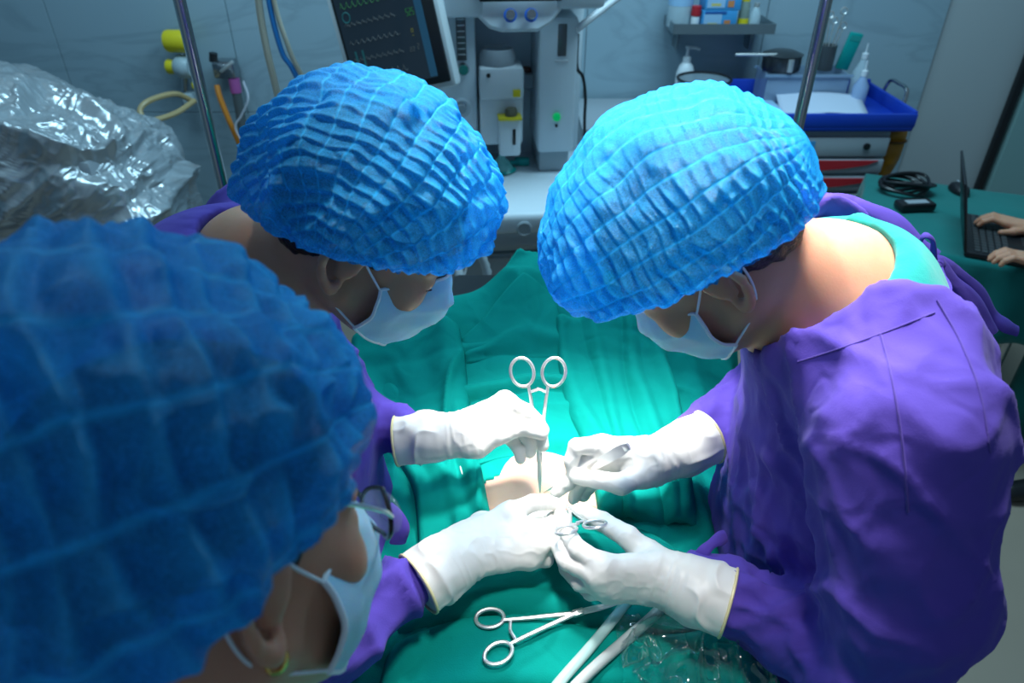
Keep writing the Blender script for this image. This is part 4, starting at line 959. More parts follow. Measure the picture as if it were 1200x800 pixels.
def make_cap(P, o, R, sc=1.0, pole=(0, 1, 0), nseam=30, lam=0.15, amp=0.0034, seed=0, big=0.006, rad=(0.116, 0.138, 0.120), nu=700, nv=400, tmax=112, side=8, cen=(0, -0.016, 0.028), droop=0.0, axis=(0, -0.456, 0.89), mt=None, lobes=(), tilt=(), mk=0.35):
    n = norm(axis); e1 = norm(np.array((0, n[2], -n[1]))); e2 = np.array((1.0, 0, 0))
    ph, t = np.meshgrid(np.linspace(0, 2*np.pi, nu, endpoint=False), np.linspace(0.0, 1, nv)**0.85, indexing='ij')
    thm = np.radians(tmax-side*np.sin(ph)**2)
    for p0, am_ in tilt: thm = thm+np.radians(am_)*np.exp(-((((ph-p0+np.pi) % (2*np.pi))-np.pi)/0.9)**2)
    th = t*thm
    d = np.cos(th)[..., None]*n+np.sin(th)[..., None]*(np.cos(ph)[..., None]*e1+np.sin(ph)[..., None]*e2)
    rad = np.array(rad)*sc
    re = 1/np.sqrt(((d/rad)**2).sum(-1)); rr = 1/np.sqrt(((d/np.array((0.083, 0.104, 0.098)))**2).sum(-1))
    w = sstep(0.84, 0.98, t)
    # gathered fabric sags over the elastic
    re = re*(1+droop*np.exp(-((t-0.80)/0.16)**2))
    for p0, am_ in lobes: re = re*(1+am_*np.exp(-((((ph-p0+np.pi) % (2*np.pi))-np.pi)/0.9)**2)*sstep(0.35, 0.75, t))
    r = re*(1-w)+rr*1.03*w
    # seams run round the pole axis, crimps across them
    a = norm(pole); b1 = norm(np.cross(a, n)); b2 = np.cross(a, b1)
    dw = d+0.035*np.stack([noise(d*3.0, seed+60), noise(d*3.0, seed+61), noise(d*3.0, seed+62)], -1)
    al = np.arctan2((dw*b2).sum(-1), (dw*b1).sum(-1))/(2*np.pi)*nseam
    k = np.floor(al); s_ = al-k
    be = np.arccos(np.clip((dw*a).sum(-1)/np.linalg.norm(dw, axis=-1), -1, 1))
    width = np.clip(np.sin(be), 0.0, 1)
    pil = np.clip(4*s_*(1-s_), 0, 1)
    rk = np.abs(np.sin(k*12.9898+seed)*43758.5453) % 1.0
    cph = be/lam+0.16*rk+0.24*noise(np.stack([al*0.9, be*4, be*0+seed], -1), seed+5)
    cr = 0.5+0.5*np.sin(2*np.pi*cph+0.7*np.sin(2*np.pi*cph))
    msk = mk+(1-mk)*sstep(-0.35, 0.45, noise(d*2.6, seed+8))
    msk = msk*(mk+(1-mk)*sstep(0.12, 0.6, t))
    h = amp*(cr-0.5)*(0.25+0.75*pil**0.35)*msk*sstep(0.08, 0.55, width)+amp*0.42*(pil**0.4-0.7)*sstep(0.05, 0.5, width)
    h = h+big*fbm(d*3.2, 3, seed+20)*(1-0.6*w)+0.5*big*(ridge(d*4.5, seed+30)**2-0.3)*sstep(0.3, 0.7, t)*(1-w)
    # gathers at the elastic
    ga = np.sin(ph*46+3*noise(np.stack([np.cos(ph)*5, np.sin(ph)*5, t*0+seed], -1), 9))
    h = h+0.0022*ga*np.exp(-((t-0.955)/0.05)**2)+0.0020*np.sin(ph*23+1)*np.exp(-((t-0.88)/0.08)**2)
    fr = sstep(0.975, 1.0, t)
    h = h+fr*(0.006+0.002*np.sin(ph*31+2*np.sin(ph*5)))
    V = (np.array(cen)+d*(r+h)[..., None]).reshape(-1, 3)
    F = gridF(nu, nv, True)[:, ::-1]
    cap = npmesh('bouffant_cap', to_world(V, R, o), F, mt or CAP, P)
    seam = np.exp(-(np.minimum(s_, 1-s_)/0.055)**2)*sstep(0.08, 0.25, width)
    seam = np.maximum(seam, 0.75*cr**2.5*(0.3+0.7*pil)*msk*sstep(0.1, 0.4, width))
    seam = np.maximum(seam, 0.8*np.exp(-((t-0.965)/0.012)**2)).ravel()
    at = cap.data.attributes.new('seam', 'FLOAT', 'POINT'); at.data.foreach_set('value', seam.astype(np.float32))
    return cap

def make_mask(P, o, R, drop=0.0, sink=0.0):
    nu, nv = 61, 44
    u, v = np.meshgrid(np.linspace(-1, 1, nu), np.linspace(0, 1, nv), indexing='ij')
    cv = np.interp
    kv = np.array([0, .12, .3, .5, .72, .9, 1.0])
    fy = cv(v, kv, [0.103, 0.114, 0.126, 0.124, 0.114, 0.102, 0.090]); fz = cv(v, kv, [0.002, -0.012, -0.034, -0.058, -0.086, -0.112, -0.128])-drop
    sy = 0.040+0.006*np.sin(np.pi*v); sz = -0.024-0.062*v-drop
    s_ = np.abs(u)
    wx = np.sign(u)*np.interp(s_, [0, .25, .5, .75, 1], [0, 0.021, 0.042, 0.060, 0.0735])
    wx = wx*(0.90+0.14*np.sin(np.pi*v))
    bl = np.interp(s_, [0, .2, .4, .6, .8, 1], [0, 0.07, 0.24, 0.48, 0.75, 1.0])
    y = fy*(1-bl)+sy*bl-sink; z = fz*(1-bl)+sz*bl
    pl = np.abs(((v*3.3+0.3) % 1)-0.5)*2
    y = y+0.0035*pl*(1-bl)*sstep(0.12, 0.3, v)*(1-sstep(0.9, 1, v))
    pt = np.stack([wx, y, z], -1)
    pt[..., 1] += 0.0022*noise(pt*60, 7); pt[..., 0] += 0.002*noise(pt*45, 8)*np.sign(u)
    m = npmesh('face_mask', to_world(pt.reshape(-1, 3), R, o), gridF(nu, nv), MASKM, P); solid(m, 0.0016)
    g = lambda i, j: to_world(pt[i, j][None], R, o)[0]
    MB().tube([g(i, 0) for i in range(0, nu, 2)], 0.0020, 6).build('nose_wire', MASKW, m, world=True).parent = m
    MB().tube([g(i, nv-1) for i in range(0, nu, 2)], 0.0018, 6).build('lower_hem', MASKW, m, world=True).parent = m
    for s2, i in ((-1, 0), (1, nu-1)):
        MB().tube([g(i, j) for j in range(0, nv, 3)], 0.0022, 6).build('side_hem', MASKW, m, world=True).parent = m
        a_ = pt[i, 1]; b_ = pt[i, nv-2]
        L = [a_, (s2*0.0765, 0.010, 0.002), (s2*0.0785, -0.006, 0.024), (s2*0.0755, -0.026, 0.020), (s2*0.072, -0.032, -0.006), (s2*0.070, -0.022, -0.040), (s2*0.069, -0.002, -0.064), b_]
        MB().tube([to_world(np.array(q)[None], R, o)[0] for q in spline(L, 6)], 0.0013, 6).build('ear_loop', LOOP, m, world=True).parent = m
    for c_ in m.children: subpart(c_, m, P)
    return m, pt
def subpart(o, part, P):
    """sub-part whose vertices are in world coordinates, part itself sits at P with an inverse matrix"""
    o.parent = part; o.matrix_parent_inverse = Matrix.Identity(4)
    return o

def folds(V, F, specs, seed=0):
    """specs: (fold direction, across freq, along freq, amplitude, centre or None, radius, power)"""
    N = vnormals(V, F); h = np.zeros(len(V))
    for q, (dr_, fa, fl_, am_, c_, rad_, pw) in enumerate(specs):
        d = norm(dr_); e1 = norm(np.cross(d, (0.31, 0.57, 0.76))); e2 = np.cross(d, e1)
        Vw = V+0.02*np.stack([noise(V*7, seed+q*3+1), noise(V*7, seed+q*3+2), noise(V*7, seed+q*3+3)], -1)
        Q = np.stack([Vw@e1*fa, Vw@e2*fa, Vw@d*fl_], -1)
        r_ = ridge(Q, seed+q*5)**pw-0.3
        m_ = 1.0 if c_ is None else np.exp(-(np.linalg.norm(V-np.array(c_), axis=1)/rad_)**2)
        h += am_*r_*m_
    return V+N*h[:, None]

def make_gown(P, name, m, torso, arms, necks, specs, lo, hi, h=0.0065, cuts=(), flat=(1, 0, 0), ff=0.74, hem=0.40, seed=0):
    f = Field(lo, hi, h)
    for i in range(len(torso)-1): f.cone(torso[i][0], torso[i+1][0], torso[i][1], torso[i+1][1], 0.06, fl=(flat, ff))
    for sh in necks: f.chain([p for p, r in sh], [r for p, r in sh], 0.07)
    for ar in arms: f.chain([p for p, r in ar], [r for p, r in ar], 0.007)
    for c_ in cuts:
        if c_[0] == 'ell': f.ell(c_[1], c_[2], 0.012, 'cut', c_[3] if len(c_) > 3 else None)
        else: f.cone(c_[1], c_[2], c_[3], c_[4], 0.012, 'cut')
    f.plane((0, 0, hem), (0, 0, -1))
    V, F = f.mesh(2); V = folds(V, F, specs, seed)
    V = relaxm(V, F, 0.35)
    return npmesh(name, V, F, m, P), V, F
def make_legs(P, x, y, fx, mt):
    for s_ in (-1, 1):
        f = Field((x-0.16, y+s_*0.10-0.11, 0.0), (x+0.16, y+s_*0.10+0.11, 0.62), 0.011)
        f.chain([(x, y+s_*0.09, 0.60), (x, y+s_*0.10, 0.30), (x-0.02*fx, y+s_*0.10, 0.085)], [0.085, 0.07, 0.062], 0.02)
        f.plane((0, 0, 0.065), (0, 0, -1))
        V, F = f.mesh(1); npmesh('trouser_leg', V, F, mt, P)
        f = Field((x-0.20, y+s_*0.10-0.08, -0.01), (x+0.20, y+s_*0.10+0.08, 0.12), 0.008)
        f.cone((x-0.05*fx, y+s_*0.10, 0.045), (x+0.12*fx, y+s_*0.105, 0.030), 0.042, 0.034, 0.02); f.plane((0, 0, 0.004), (0, 0, -1))
        V, F = f.mesh(1); npmesh('shoe', V, F, BLACK, P)

# ------------------------------------------------------------------ P1: surgeon on the right
p1 = thing('person', 'surgeon on the right in purple gown bending over, holding tweezers in the far hand', 'person', (0.46, 0.69, 0.0))
H1 = Wd(820, 284, 0.757); R1 = frame((-0.60, 0.12, -0.79), 0.15)
C7 = A(0.36, 0.70, 1.382)
make_body(p1, H1, R1, [(C7, 0.063), (A(0.375, 0.60, 1.34), 0.050), (A(0.375, 0.82, 1.34), 0.050), (A(0.40, 0.70, 1.27), 0.105)], SKIN)
make_hair(p1, H1, R1)
make_cap(p1, H1, R1, 1.0, pole=(0.0, 0.94, 0.2), nseam=32, lam=0.105, amp=0.0042, seed=1, droop=0.02, big=0.004, rad=(0.120, 0.138, 0.132), cen=(0, -0.006, 0.036), lobes=((-0.35, 0.10),), tilt=((-0.9, 8),))
make_mask(p1, H1, R1)
sc1, V_, F_ = make_gown(p1, 'scrub_top', SCRUB, [(A(0.40, 0.69, 1.27), 0.160), (A(0.41, 0.69, 0.98), 0.150)], [], [[(A(0.375, 0.52, 1.345), 0.066), (A(0.385, 0.70, 1.378), 0.080), (A(0.375, 0.88, 1.345), 0.066)]],
    [((0, 1, 0.4), 16, 6, 0.006, None, 1, 2)], (0.15, 0.38, 0.85), (0.70, 1.0, 1.55), 0.008, cuts=[('cone', A(0.235, 0.685, 1.60), A(0.338, 0.695, 1.40), 0.080, 0.084)], hem=0.9, ff=0.5)
armN = [(A(0.375, 0.510, 1.345), 0.090), (A(0.388, 0.445, 1.19), 0.076), (A(0.382, 0.445, 1.085), 0.066), (A(0.325, 0.495, 1.065), 0.058), (A(0.272, 0.527, 1.073), 0.043), (A(0.235, 0.551, 1.078), 0.030)]
armF = [(A(0.375, 0.875, 1.345), 0.092), (A(0.445, 0.915, 1.20), 0.082), (A(0.45, 0.90, 1.12), 0.07), (A(0.36, 0.845, 1.115), 0.054), (A(0.29, 0.80, 1.118), 0.040), (A(0.255, 0.78, 1.118), 0.030)]
g1, gV, gF = make_gown(p1, 'surgical_gown', PURPLE,
    [(A(0.398, 0.69, 1.29), 0.188), (A(0.398, 0.69, 1.12), 0.182), (A(0.390, 0.69, 0.93), 0.175), (A(0.38, 0.69, 0.50), 0.19)], [armN, armF],
    [[(A(0.375, 0.52, 1.345), 0.086), (A(0.38, 0.69, 1.375), 0.098), (A(0.375, 0.88, 1.355), 0.092)]],
    [((0.2, 0.3, 1), 17, 4, 0.008, (0.27, 0.62, 1.15), 0.26, 1.8), ((-0.5, 0.6, 0.7), 17, 4, 0.012, (0.30, 0.60, 1.22), 0.18, 2.0), ((0.8, -0.2, -0.5), 12, 4, 0.010, (0.42, 0.50, 1.28), 0.16, 2.4), ((0.7, -0.3, 0.7), 12, 3, 0.017, (0.36, 0.47, 1.11), 0.11, 1.8), ((0.1, 0.2, 1), 9, 2, 0.007, (0.5, 0.6, 0.85), 0.4, 1.5),
     ((1, -0.4, 0.1), 26, 7, 0.015, (0.29, 0.52, 1.07), 0.10, 1.5), ((0.9, 0.5, 0.3), 22, 7, 0.009, (0.33, 0.83, 1.12), 0.10, 1.5), ((0.6, 0.2, -1), 10, 3, 0.005, None, 1, 2.0), ((0.3, 0.8, 0.5), 21, 7, 0.004, None, 1, 2.5), ((1, 0.5, -0.2), 15, 4, 0.006, (0.45, 0.5, 1.33), 0.2, 2.2)],
    (0.12, 0.32, 0.36), (0.80, 1.08, 1.52), 0.0065, cuts=[('cone', A(0.23, 0.69, 1.62), A(0.345, 0.70, 1.40), 0.098, 0.098), ('ell', A(0.45, 0.70, 1.45), A(0.17, 0.115, 0.13))], hem=0.42, seed=3, ff=0.52)
make_legs(p1, 0.46, 0.69, -1, SCRUB)

# ------------------------------------------------------------------ P2: surgeon on the left, far
p2 = thing('person', 'black haired surgeon on the left in purple gown, holding upright forceps', 'person', (-0.38, 0.76, 0.0))
H2 = Wd(436, 264, 0.79); R2 = frame((0.82, -0.02, -0.57), -0.05)
C72 = A(-0.30, 0.76, 1.385)
make_body(p2, H2, R2, [(C72, 0.056), (A(-0.35, 0.64, 1.345), 0.045), (A(-0.35, 0.88, 1.345), 0.045), (A(-0.39, 0.76, 1.25), 0.10)], mat('skin_tan', (0.52, 0.28, 0.185), rough=0.5, sss=0.008, spec=0.35, bump=(400, 0.2, 0.0006), var=(40, 0.12)))
make_hair(p2, H2, R2, low=-0.075)
make_cap(p2, H2, R2, 1.0, pole=(0.96, -0.10, -0.28), nseam=30, lam=0.110, amp=0.0058, mk=0.5, seed=12, big=0.007, droop=0.03, tilt=((math.pi, -13), (1.1, 7)), lobes=((1.1, 0.05),), rad=(0.118, 0.138, 0.128), cen=(0, -0.012, 0.030))
make_mask(p2, H2, R2)
armN2 = [(A(-0.36, 0.575, 1.34), 0.088), (A(-0.385, 0.50, 1.20), 0.080), (A(-0.33, 0.445, 1.09), 0.072), (A(-0.225, 0.480, 1.078), 0.064), (A(-0.120, 0.553, 1.077), 0.037)]
armF2 = [(A(-0.36, 0.945, 1.34), 0.088), (A(-0.41, 0.96, 1.20), 0.080), (A(-0.385, 0.90, 1.12), 0.068), (A(-0.27, 0.83, 1.115), 0.056), (A(-0.165, 0.781, 1.118), 0.034)]
g2, V_, F_ = make_gown(p2, 'surgical_gown', PURPLE,
    [(A(-0.375, 0.76, 1.27), 0.178), (A(-0.335, 0.74, 1.12), 0.185), (A(-0.33, 0.73, 0.93), 0.19), (A(-0.38, 0.76, 0.50), 0.21)], [armN2, armF2],
    [[(A(-0.35, 0.58, 1.325), 0.082), (A(-0.35, 0.76, 1.340), 0.090), (A(-0.35, 0.93, 1.325), 0.082)]],
    [((0.3, -0.1, -1), 15, 2.5, 0.018, (-0.2, 0.62, 1.05), 0.22, 1.5), ((0.7, 0.7, 0.0), 20, 6, 0.010, (-0.2, 0.5, 1.08), 0.13, 1.6), ((0.5, 0.6, 0.5), 16, 5, 0.010, (-0.28, 0.85, 1.15), 0.2, 1.5), ((0.2, 0.2, 1), 9, 3, 0.010, None, 1, 2)],
    (-0.72, 0.30, 0.36), (-0.03, 1.12, 1.52), 0.0068, cuts=[('cone', A(-0.20, 0.755, 1.60), A(-0.29, 0.76, 1.39), 0.088, 0.084)], hem=0.42, seed=23)
make_legs(p2, -0.38, 0.76, 1, SCRUB)

# ------------------------------------------------------------------ P3: assistant, nearest at the left
p3 = thing('person', 'nearest assistant at the lower left in glasses and gold earring, cap filling the corner', 'person', (-0.42, 0.18, 0.0))
H3 = Wd(245, 628, 0.454); R3 = frame((0.65, 0.69, -0.31), 0.288)
C73 = A(-0.30, 0.20, 1.34)
make_body(p3, H3, R3, [(C73, 0.055), (A(-0.25, 0.08, 1.28), 0.045), (A(-0.42, 0.25, 1.28), 0.045), (A(-0.36, 0.16, 1.20), 0.09)], SKIN)
make_hair(p3, H3, R3)
make_cap(p3, H3, R3, 1.0, pole=(0.35, 0.90, 0.25), nseam=19, lam=0.17, amp=0.0060, seed=33, big=0.010, droop=0.05, rad=(0.138, 0.136, 0.146), cen=(0, -0.046, 0.050), tmax=122, side=6, mk=0.8, nu=460, nv=280)
make_mask(p3, H3, R3)
g3, V_, F_ = make_gown(p3, 'surgical_gown', PURPLE,
    [(A(-0.40, 0.13, 1.21), 0.160), (A(-0.43, 0.14, 1.08), 0.165), (A(-0.44, 0.13, 0.90), 0.175), (A(-0.45, 0.12, 0.50), 0.195)],
    [[(A(-0.27, 0.03, 1.27), 0.075), (A(-0.25, -0.04, 1.08), 0.065), (A(-0.30, 0.05, 0.92), 0.05)], [(A(-0.50, 0.28, 1.27), 0.075), (A(-0.55, 0.31, 1.08), 0.065), (A(-0.50, 0.30, 0.92), 0.05)]],
    [[(A(-0.28, 0.06, 1.27), 0.072), (A(-0.37, 0.15, 1.29), 0.080), (A(-0.48, 0.27, 1.27), 0.072)]],
    [((0.1, 0.2, 1), 10, 3, 0.010, None, 1, 2)], (-0.80, -0.22, 0.36), (-0.08, 0.52, 1.46), 0.009, cuts=[('cone', A(-0.20, 0.32, 1.52), A(-0.29, 0.21, 1.33), 0.080, 0.078)], flat=(0.7, 0.7, 0), ff=0.78, hem=0.42, seed=43)
make_legs(p3, -0.45, 0.12, 1, SCRUB)

# glasses and earring of the nearest assistant
def L3(q): return to_world(np.array(q, float)[None], R3, H3)[0]
GLS = mat('spectacle_frame', (0.015, 0.015, 0.02), rough=0.2, metal=0.3)
gl_ = MB()
for s_ in (-1, 1):
    gl_.tube([L3((s_*0.034+0.024*math.cos(q)*(1.0), 0.112-0.012*abs(math.cos(q)+s_*0.0)*(math.cos(q)*s_ > 0), -0.010+0.017*math.sin(q))) for q in np.linspace(0, 2*math.pi, 28, endpoint=False)], 0.0018, 8, closed=True)
gl_.tube([L3((-0.010, 0.112, -0.006)), L3((0, 0.114, -0.003)), L3((0.010, 0.112, -0.006))], 0.0018, 8)
gl_ = gl_.build('glasses', GLS, p3, world=True)
for s_ in (-1, 1):
    tp_ = MB().tube(spline([L3((s_*0.058, 0.101, -0.004)), L3((s_*0.070, 0.082, 0.010)), L3((s_*0.079, 0.04, 0.030)), L3((s_*0.080, 0.0, 0.028)), L3((s_*0.080, -0.02, 0.010))], 6), 0.0016, 8).build('temple_arm', STEEL, p3, world=True); subpart(tp_, gl_, p3)
    ln_ = MB().lathe([(0, 0), (0.026, 0), (0.026, 0.0015), (0, 0.0015)], (0, 0, 0), (0, 1, 0), 28).build('lens', film_mat('lens_glass', (0.8, 0.9, 1.0), 0.88, 0.05) if s_ < 0 else MATS['lens_glass'], p3)
    for v_ in ln_.data.vertices: v_.co = Vector(L3((s_*0.034+v_.co.x*0.86, 0.1105+v_.co.y, -0.010+v_.co.z*0.63)))
    set_parent_world(ln_, p3); subpart(ln_, gl_, p3)
er = MB()
er.tube([L3((0.0835, -0.006+0.006*math.cos(q), -0.048+0.007*math.sin(q))) for q in np.linspace(0, 2*math.pi, 18, endpoint=False)], 0.0018, 8, closed=True)
er.lathe([(0, 0), (0.003, 0.0015), (0, 0.004)], tuple(L3((0.083, -0.004, -0.038))), tuple(R3[:, 0]), 10)
er.build('earring', GOLD, p3, world=True)
# brows and lashes of the far left surgeon
def L2_(q): return to_world(np.array(q, float)[None], R2, H2)[0]
for s_ in (-1, 1):
    MB().tube(spline([L2_((s_*0.016, 0.0975, 0.021)), L2_((s_*0.034, 0.090, 0.025)), L2_((s_*0.052, 0.074, 0.020))], 5), [0.002, 0.003, 0.0035, 0.0035, 0.003, 0.003, 0.0028, 0.0025, 0.002, 0.0015, 0.001], 6).build('eyebrow', HAIR, p2, world=True)
    MB().tube(spline([L2_((s_*0.019, 0.0895, -0.010)), L2_((s_*0.032, 0.0900, -0.012)), L2_((s_*0.044, 0.083, -0.010))], 5), 0.0011, 6).build('eyelashes', HAIR, p2, world=True)

# neck band, seams and ties of the right gown
bpy.context.view_layer.update()
bv1 = BVHTree.FromPolygons([tuple(v) for v in gV], [tuple(q) for q in gF.tolist()])
def ray(px, py, bv=None):
    d = norm(Wd(px, py, 1.0)-A(0, 0, CAM_H)); h_ = (bv or bv1).ray_cast(Vector((0, 0, CAM_H)), Vector(d))
    return None if h_[0] is None else (np.array(h_[0]), np.array(h_[1]))
def on_gown(pts, off):
    out = []
    for p in spline([A(*q, 0) for q in pts], 6):
        h_ = ray(p[0], p[1])
        if h_ is not None: out.append(h_[0]+(h_[1] if np.dot(h_[1], h_[0]-A(0, 0, CAM_H)) < 0 else -h_[1])*off)
    return out
PURD = cloth_mat('purple_seam', (0.085, 0.052, 0.33))
for nm, pts, r_, m_ in [('seam', [(1032, 392), (1042, 430), (1052, 480), (1060, 540), (1064, 600)], 0.0011, PURD), ('seam', [(1098, 352), (1125, 400), (1148, 460), (1160, 530)], 0.0011, PURD), ('seam', [(935, 424), (985, 408), (1040, 388), (1095, 366)], 0.0010, PURD)]:
    q = on_gown(pts, 0.0002)
    if len(q) > 3: subpart(MB().tube([tuple(p) for p in q], r_, 6).build(nm, m_, p1, world=True), g1, p1)

# ties of the right gown: far edge strap, knot, loop and tails
def band(pts, r_, fl_=0.35, nm='tie'):
    P_ = spline([Wy(*q) for q in pts], 7)
    o = MB().tube([tuple(p) for p in P_], [r_*(0.95+0.15*math.sin(i*0.5)) for i in range(len(P_))], 10, flat=fl_).build(nm, PURPLE, p1, world=True)
    return subpart(o, g1, p1)
band([(968, 240, 0.83), (1005, 243, 0.83), (1040, 258, 0.82), (1072, 284, 0.80), (1092, 304, 0.79)], 0.015, 0.5)
band([(1108, 345, 0.71), (1104, 330, 0.745), (1096, 312, 0.775)], 0.008, 0.5)
band([(1088, 306, 0.785), (1078, 290, 0.775), (1083, 276, 0.77), (1093, 282, 0.77), (1094, 302, 0.775)], 0.006, 0.5)
band([(1094, 306, 0.78), (1120, 318, 0.79), (1145, 340, 0.79), (1162, 366, 0.78), (1176, 380, 0.77), (1192, 388, 0.765)], 0.011, 0.4)
band([(1094, 308, 0.775), (1112, 326, 0.775), (1132, 346, 0.77), (1152, 370, 0.76), (1160, 392, 0.75)], 0.013, 0.4)
kc = Wy(1093, 306, 0.775)
band([(1087, 302, 0.772), (1092, 310, 0.768), (1099, 311, 0.772), (1100, 303, 0.778)], 0.008, 0.8, 'knot')

band([(850, 628, 0.60), (838, 634, 0.585), (826, 645, 0.575), (817, 658, 0.57)], 0.008, 0.35)
def band2(pts, r_, fl_):
    o = MB().tube([tuple(p) for p in spline([Wy(*q) for q in pts], 6)], r_, 10, flat=fl_).build('tie', PURPLE, p2, world=True)
    return subpart(o, g2, p2)
band2([(452, 596, 0.67), (463, 606, 0.665), (470, 620, 0.66), (466, 636, 0.655)], 0.012, 0.35)
# ================================================================== gloved hands
def J(*q): return [Wz(*p) for p in q]
def make_glove(P, label, cuff, wrist, palm, fingers, thumb, rw=0.027, rc=0.043, seed=0, mid=None, fr=None):
    """all joints are (px, py, z); palm = metacarpal roots near the wrist, fingers = chains from the knuckle"""
    cu, wr_ = Wz(*cuff), Wz(*wrist)
    ax = norm(cu-wr_)
    fch = [J(*f) for f in fingers]; th_ = J(*thumb)
    allp = np.array([cu, wr_]+[p for f in fch for p in f]+th_)
    lo = allp.min(0)-0.06; hi = allp.max(0)+0.06
    f = Field(lo, hi, 0.0019)
    mid_ = Wz(*mid) if mid else (cu*0.5+wr_*0.5)
    # hand: fan of metacarpals
    mc = [c[0] for c in fch]; nrm = norm(np.cross(mc[0]-wr_, mc[-1]-wr_))
    side = norm(np.cross(nrm, norm(np.mean(mc, 0)-wr_)))
    for i, m_ in enumerate(mc):
        root = wr_+side*(0.012*(1.5-i) if np.dot(side, mc[0]-mc[-1]) > 0 else -0.012*(1.5-i))
        f.cone(root, m_, 0.0165, 0.0125, 0.014)
    for i in range(len(mc)-1): f.cone(mc[i], mc[i+1], 0.0115, 0.0115, 0.012)
    f.cone((mc[0]+wr_)/2, (mc[-1]+wr_)/2, 0.014, 0.013, 0.014)
    # thumb ball
    f.cone(wr_*0.7+th_[0]*0.3, th_[0], 0.018, 0.017, 0.016); f.cone(th_[0], th_[1], 0.017, 0.0125, 0.012)
    pal = f.d.copy()
    # forearm part of the glove
    f.cone(wr_, mid_, rw, (rw+rc)*0.5, 0.02); f.cone(mid_, cu+ax*0.02, (rw+rc)*0.5, rc, 0.02)
    base = f.d.copy()
    tot = base
    fr = fr or [0.0112, 0.0114, 0.0108, 0.0096]
    for c, r in zip(fch, fr):
        f.d = np.full(f.n, 1.0, np.float32)
        rs = np.linspace(r*1.10, r*0.80, len(c)); rs[0] = r*1.18
        f.chain(c, rs, 0.0025)
        d = f.d
        k = 0.006; near = np.maximum(k-np.abs(base-d), 0)/k
        g = np.minimum(base, d)-near*near*k*0.25
        tot = np.minimum(tot, g)
    f.d = np.full(f.n, 1.0, np.float32)
    f.chain(th_[1:], np.linspace(0.0138, 0.0108, len(th_)-1), 0.003)
    k = 0.008; near = np.maximum(k-np.abs(base-f.d), 0)/k
    tot = np.minimum(tot, np.minimum(base, f.d)-near*near*k*0.25)
    f.d = tot; f.plane(cu, ax)
    V, F = f.mesh(2)
    N = vnormals(V, F)
    t = (V-wr_)@ax; L = np.linalg.norm(cu-wr_)
    e1 = norm(np.cross(ax, (0.2, 0.3, 0.9))); e2 = np.cross(ax, e1)
    m1 = np.exp(-((t-0.005)/0.022)**2)
    h = m1*0.0016*(ridge(np.stack([V@e1*12, V@e2*12, t*150], -1), seed)**1.5-0.4)
    m2 = sstep(0.02, 0.05, t)*(1-0.7*sstep(L-0.02, L-0.004, t))
    h += m2*0.0042*(ridge(np.stack([V@e1*34, V@e2*34, t*20], -1), seed+3)**2-0.3)+m2*0.0018*noise(V*45, seed+4)
    h += (1-sstep(-0.01, 0.03, t))*0.0004*noise(V*120, seed+6)
    h += (1-sstep(-0.01, 0.02, t))*0.0007*(ridge(V*np.array([60, 60, 60]), seed+7)**3-0.1)
    V = V+N*h[:, None]; V = relaxm(V, F, 0.3)
    o = npmesh('glove', V, F, LATEX, P); o['label'] = label
    # rolled bead follows the cut edge of the cuff
    ring = []
    near = np.abs((V-cu)@ax) < 0.006
    Q = V[near]-cu; an = np.arctan2(Q@e2, Q@e1); rr = np.hypot(Q@e1, Q@e2)
    for a_ in np.linspace(-np.pi, np.pi, 40, endpoint=False):
        dd = np.abs((an-a_+np.pi) % (2*np.pi)-np.pi) < 0.15
        r_ = rr[dd].max() if dd.any() else rc
        ring.append(cu+(e1*math.cos(a_)+e2*math.sin(a_))*(r_-0.0002))
    R_ = np.array(ring); R_ = (np.roll(R_, 1, 0)+R_*2+np.roll(R_, -1, 0))/4
    b_ = MB().tube([tuple(p) for p in R_], 0.0019, 6, closed=True).build('cuff_bead', BEAD, P, world=True)
    subpart(b_, o, P)
    return o
gA = make_glove(p2, 'white glove pinching the upright forceps', (466, 516, 1.118), (541, 509, 1.128), None,
    [[(592, 470, 1.160), (617, 482, 1.150), (630, 494, 1.138), (637, 504, 1.124)],
     [(588, 478, 1.152), (622, 493, 1.132), (633, 508, 1.112), (636, 522, 1.098)],
     [(580, 488, 1.142), (612, 504, 1.118), (621, 518, 1.103), (621, 530, 1.090)],
     [(570, 498, 1.130), (598, 514, 1.108), (608, 527, 1.096), (610, 538, 1.086)]],
    [(560, 520, 1.120), (585, 509, 1.134), (612, 500, 1.136), (634, 507, 1.126)], seed=1, rw=0.027, rc=0.038)
gB = make_glove(p1, 'white glove holding the tweezers', (829, 512, 1.122), (768, 540, 1.112), None,
    [[(706, 521, 1.128), (675, 523, 1.128), (669, 540, 1.108), (671, 556, 1.090)],
     [(710, 530, 1.118), (682, 544, 1.100), (665, 566, 1.076), (652, 577, 1.062)],
     [(716, 540, 1.106), (692, 555, 1.086), (677, 570, 1.066), (672, 584, 1.050)],
     [(722, 549, 1.094), (702, 562, 1.076), (690, 572, 1.060), (684, 582, 1.050)]],
    [(752, 556, 1.104), (728, 567, 1.108), (700, 562, 1.104), (677, 558, 1.094)], seed=11, rw=0.028, rc=0.041)
gC = make_glove(p2, 'white glove with extended forefinger resting on the belly', (490, 684, 1.078), (545, 645, 1.085), None,
    [[(596, 601, 1.100), (624, 589, 1.106), (641, 588, 1.096), (656, 592, 1.082)],
     [(618, 622, 1.098), (642, 617, 1.090), (650, 612, 1.070), (646, 606, 1.054)],
     [(628, 638, 1.090), (648, 638, 1.078), (649, 629, 1.060), (640, 622, 1.050)],
     [(622, 654, 1.076), (640, 656, 1.062), (641, 645, 1.048), (632, 638, 1.044)]],
    [(566, 616, 1.072), (594, 612, 1.056), (622, 606, 1.048), (642, 602, 1.044)], seed=21, rw=0.029, rc=0.043)
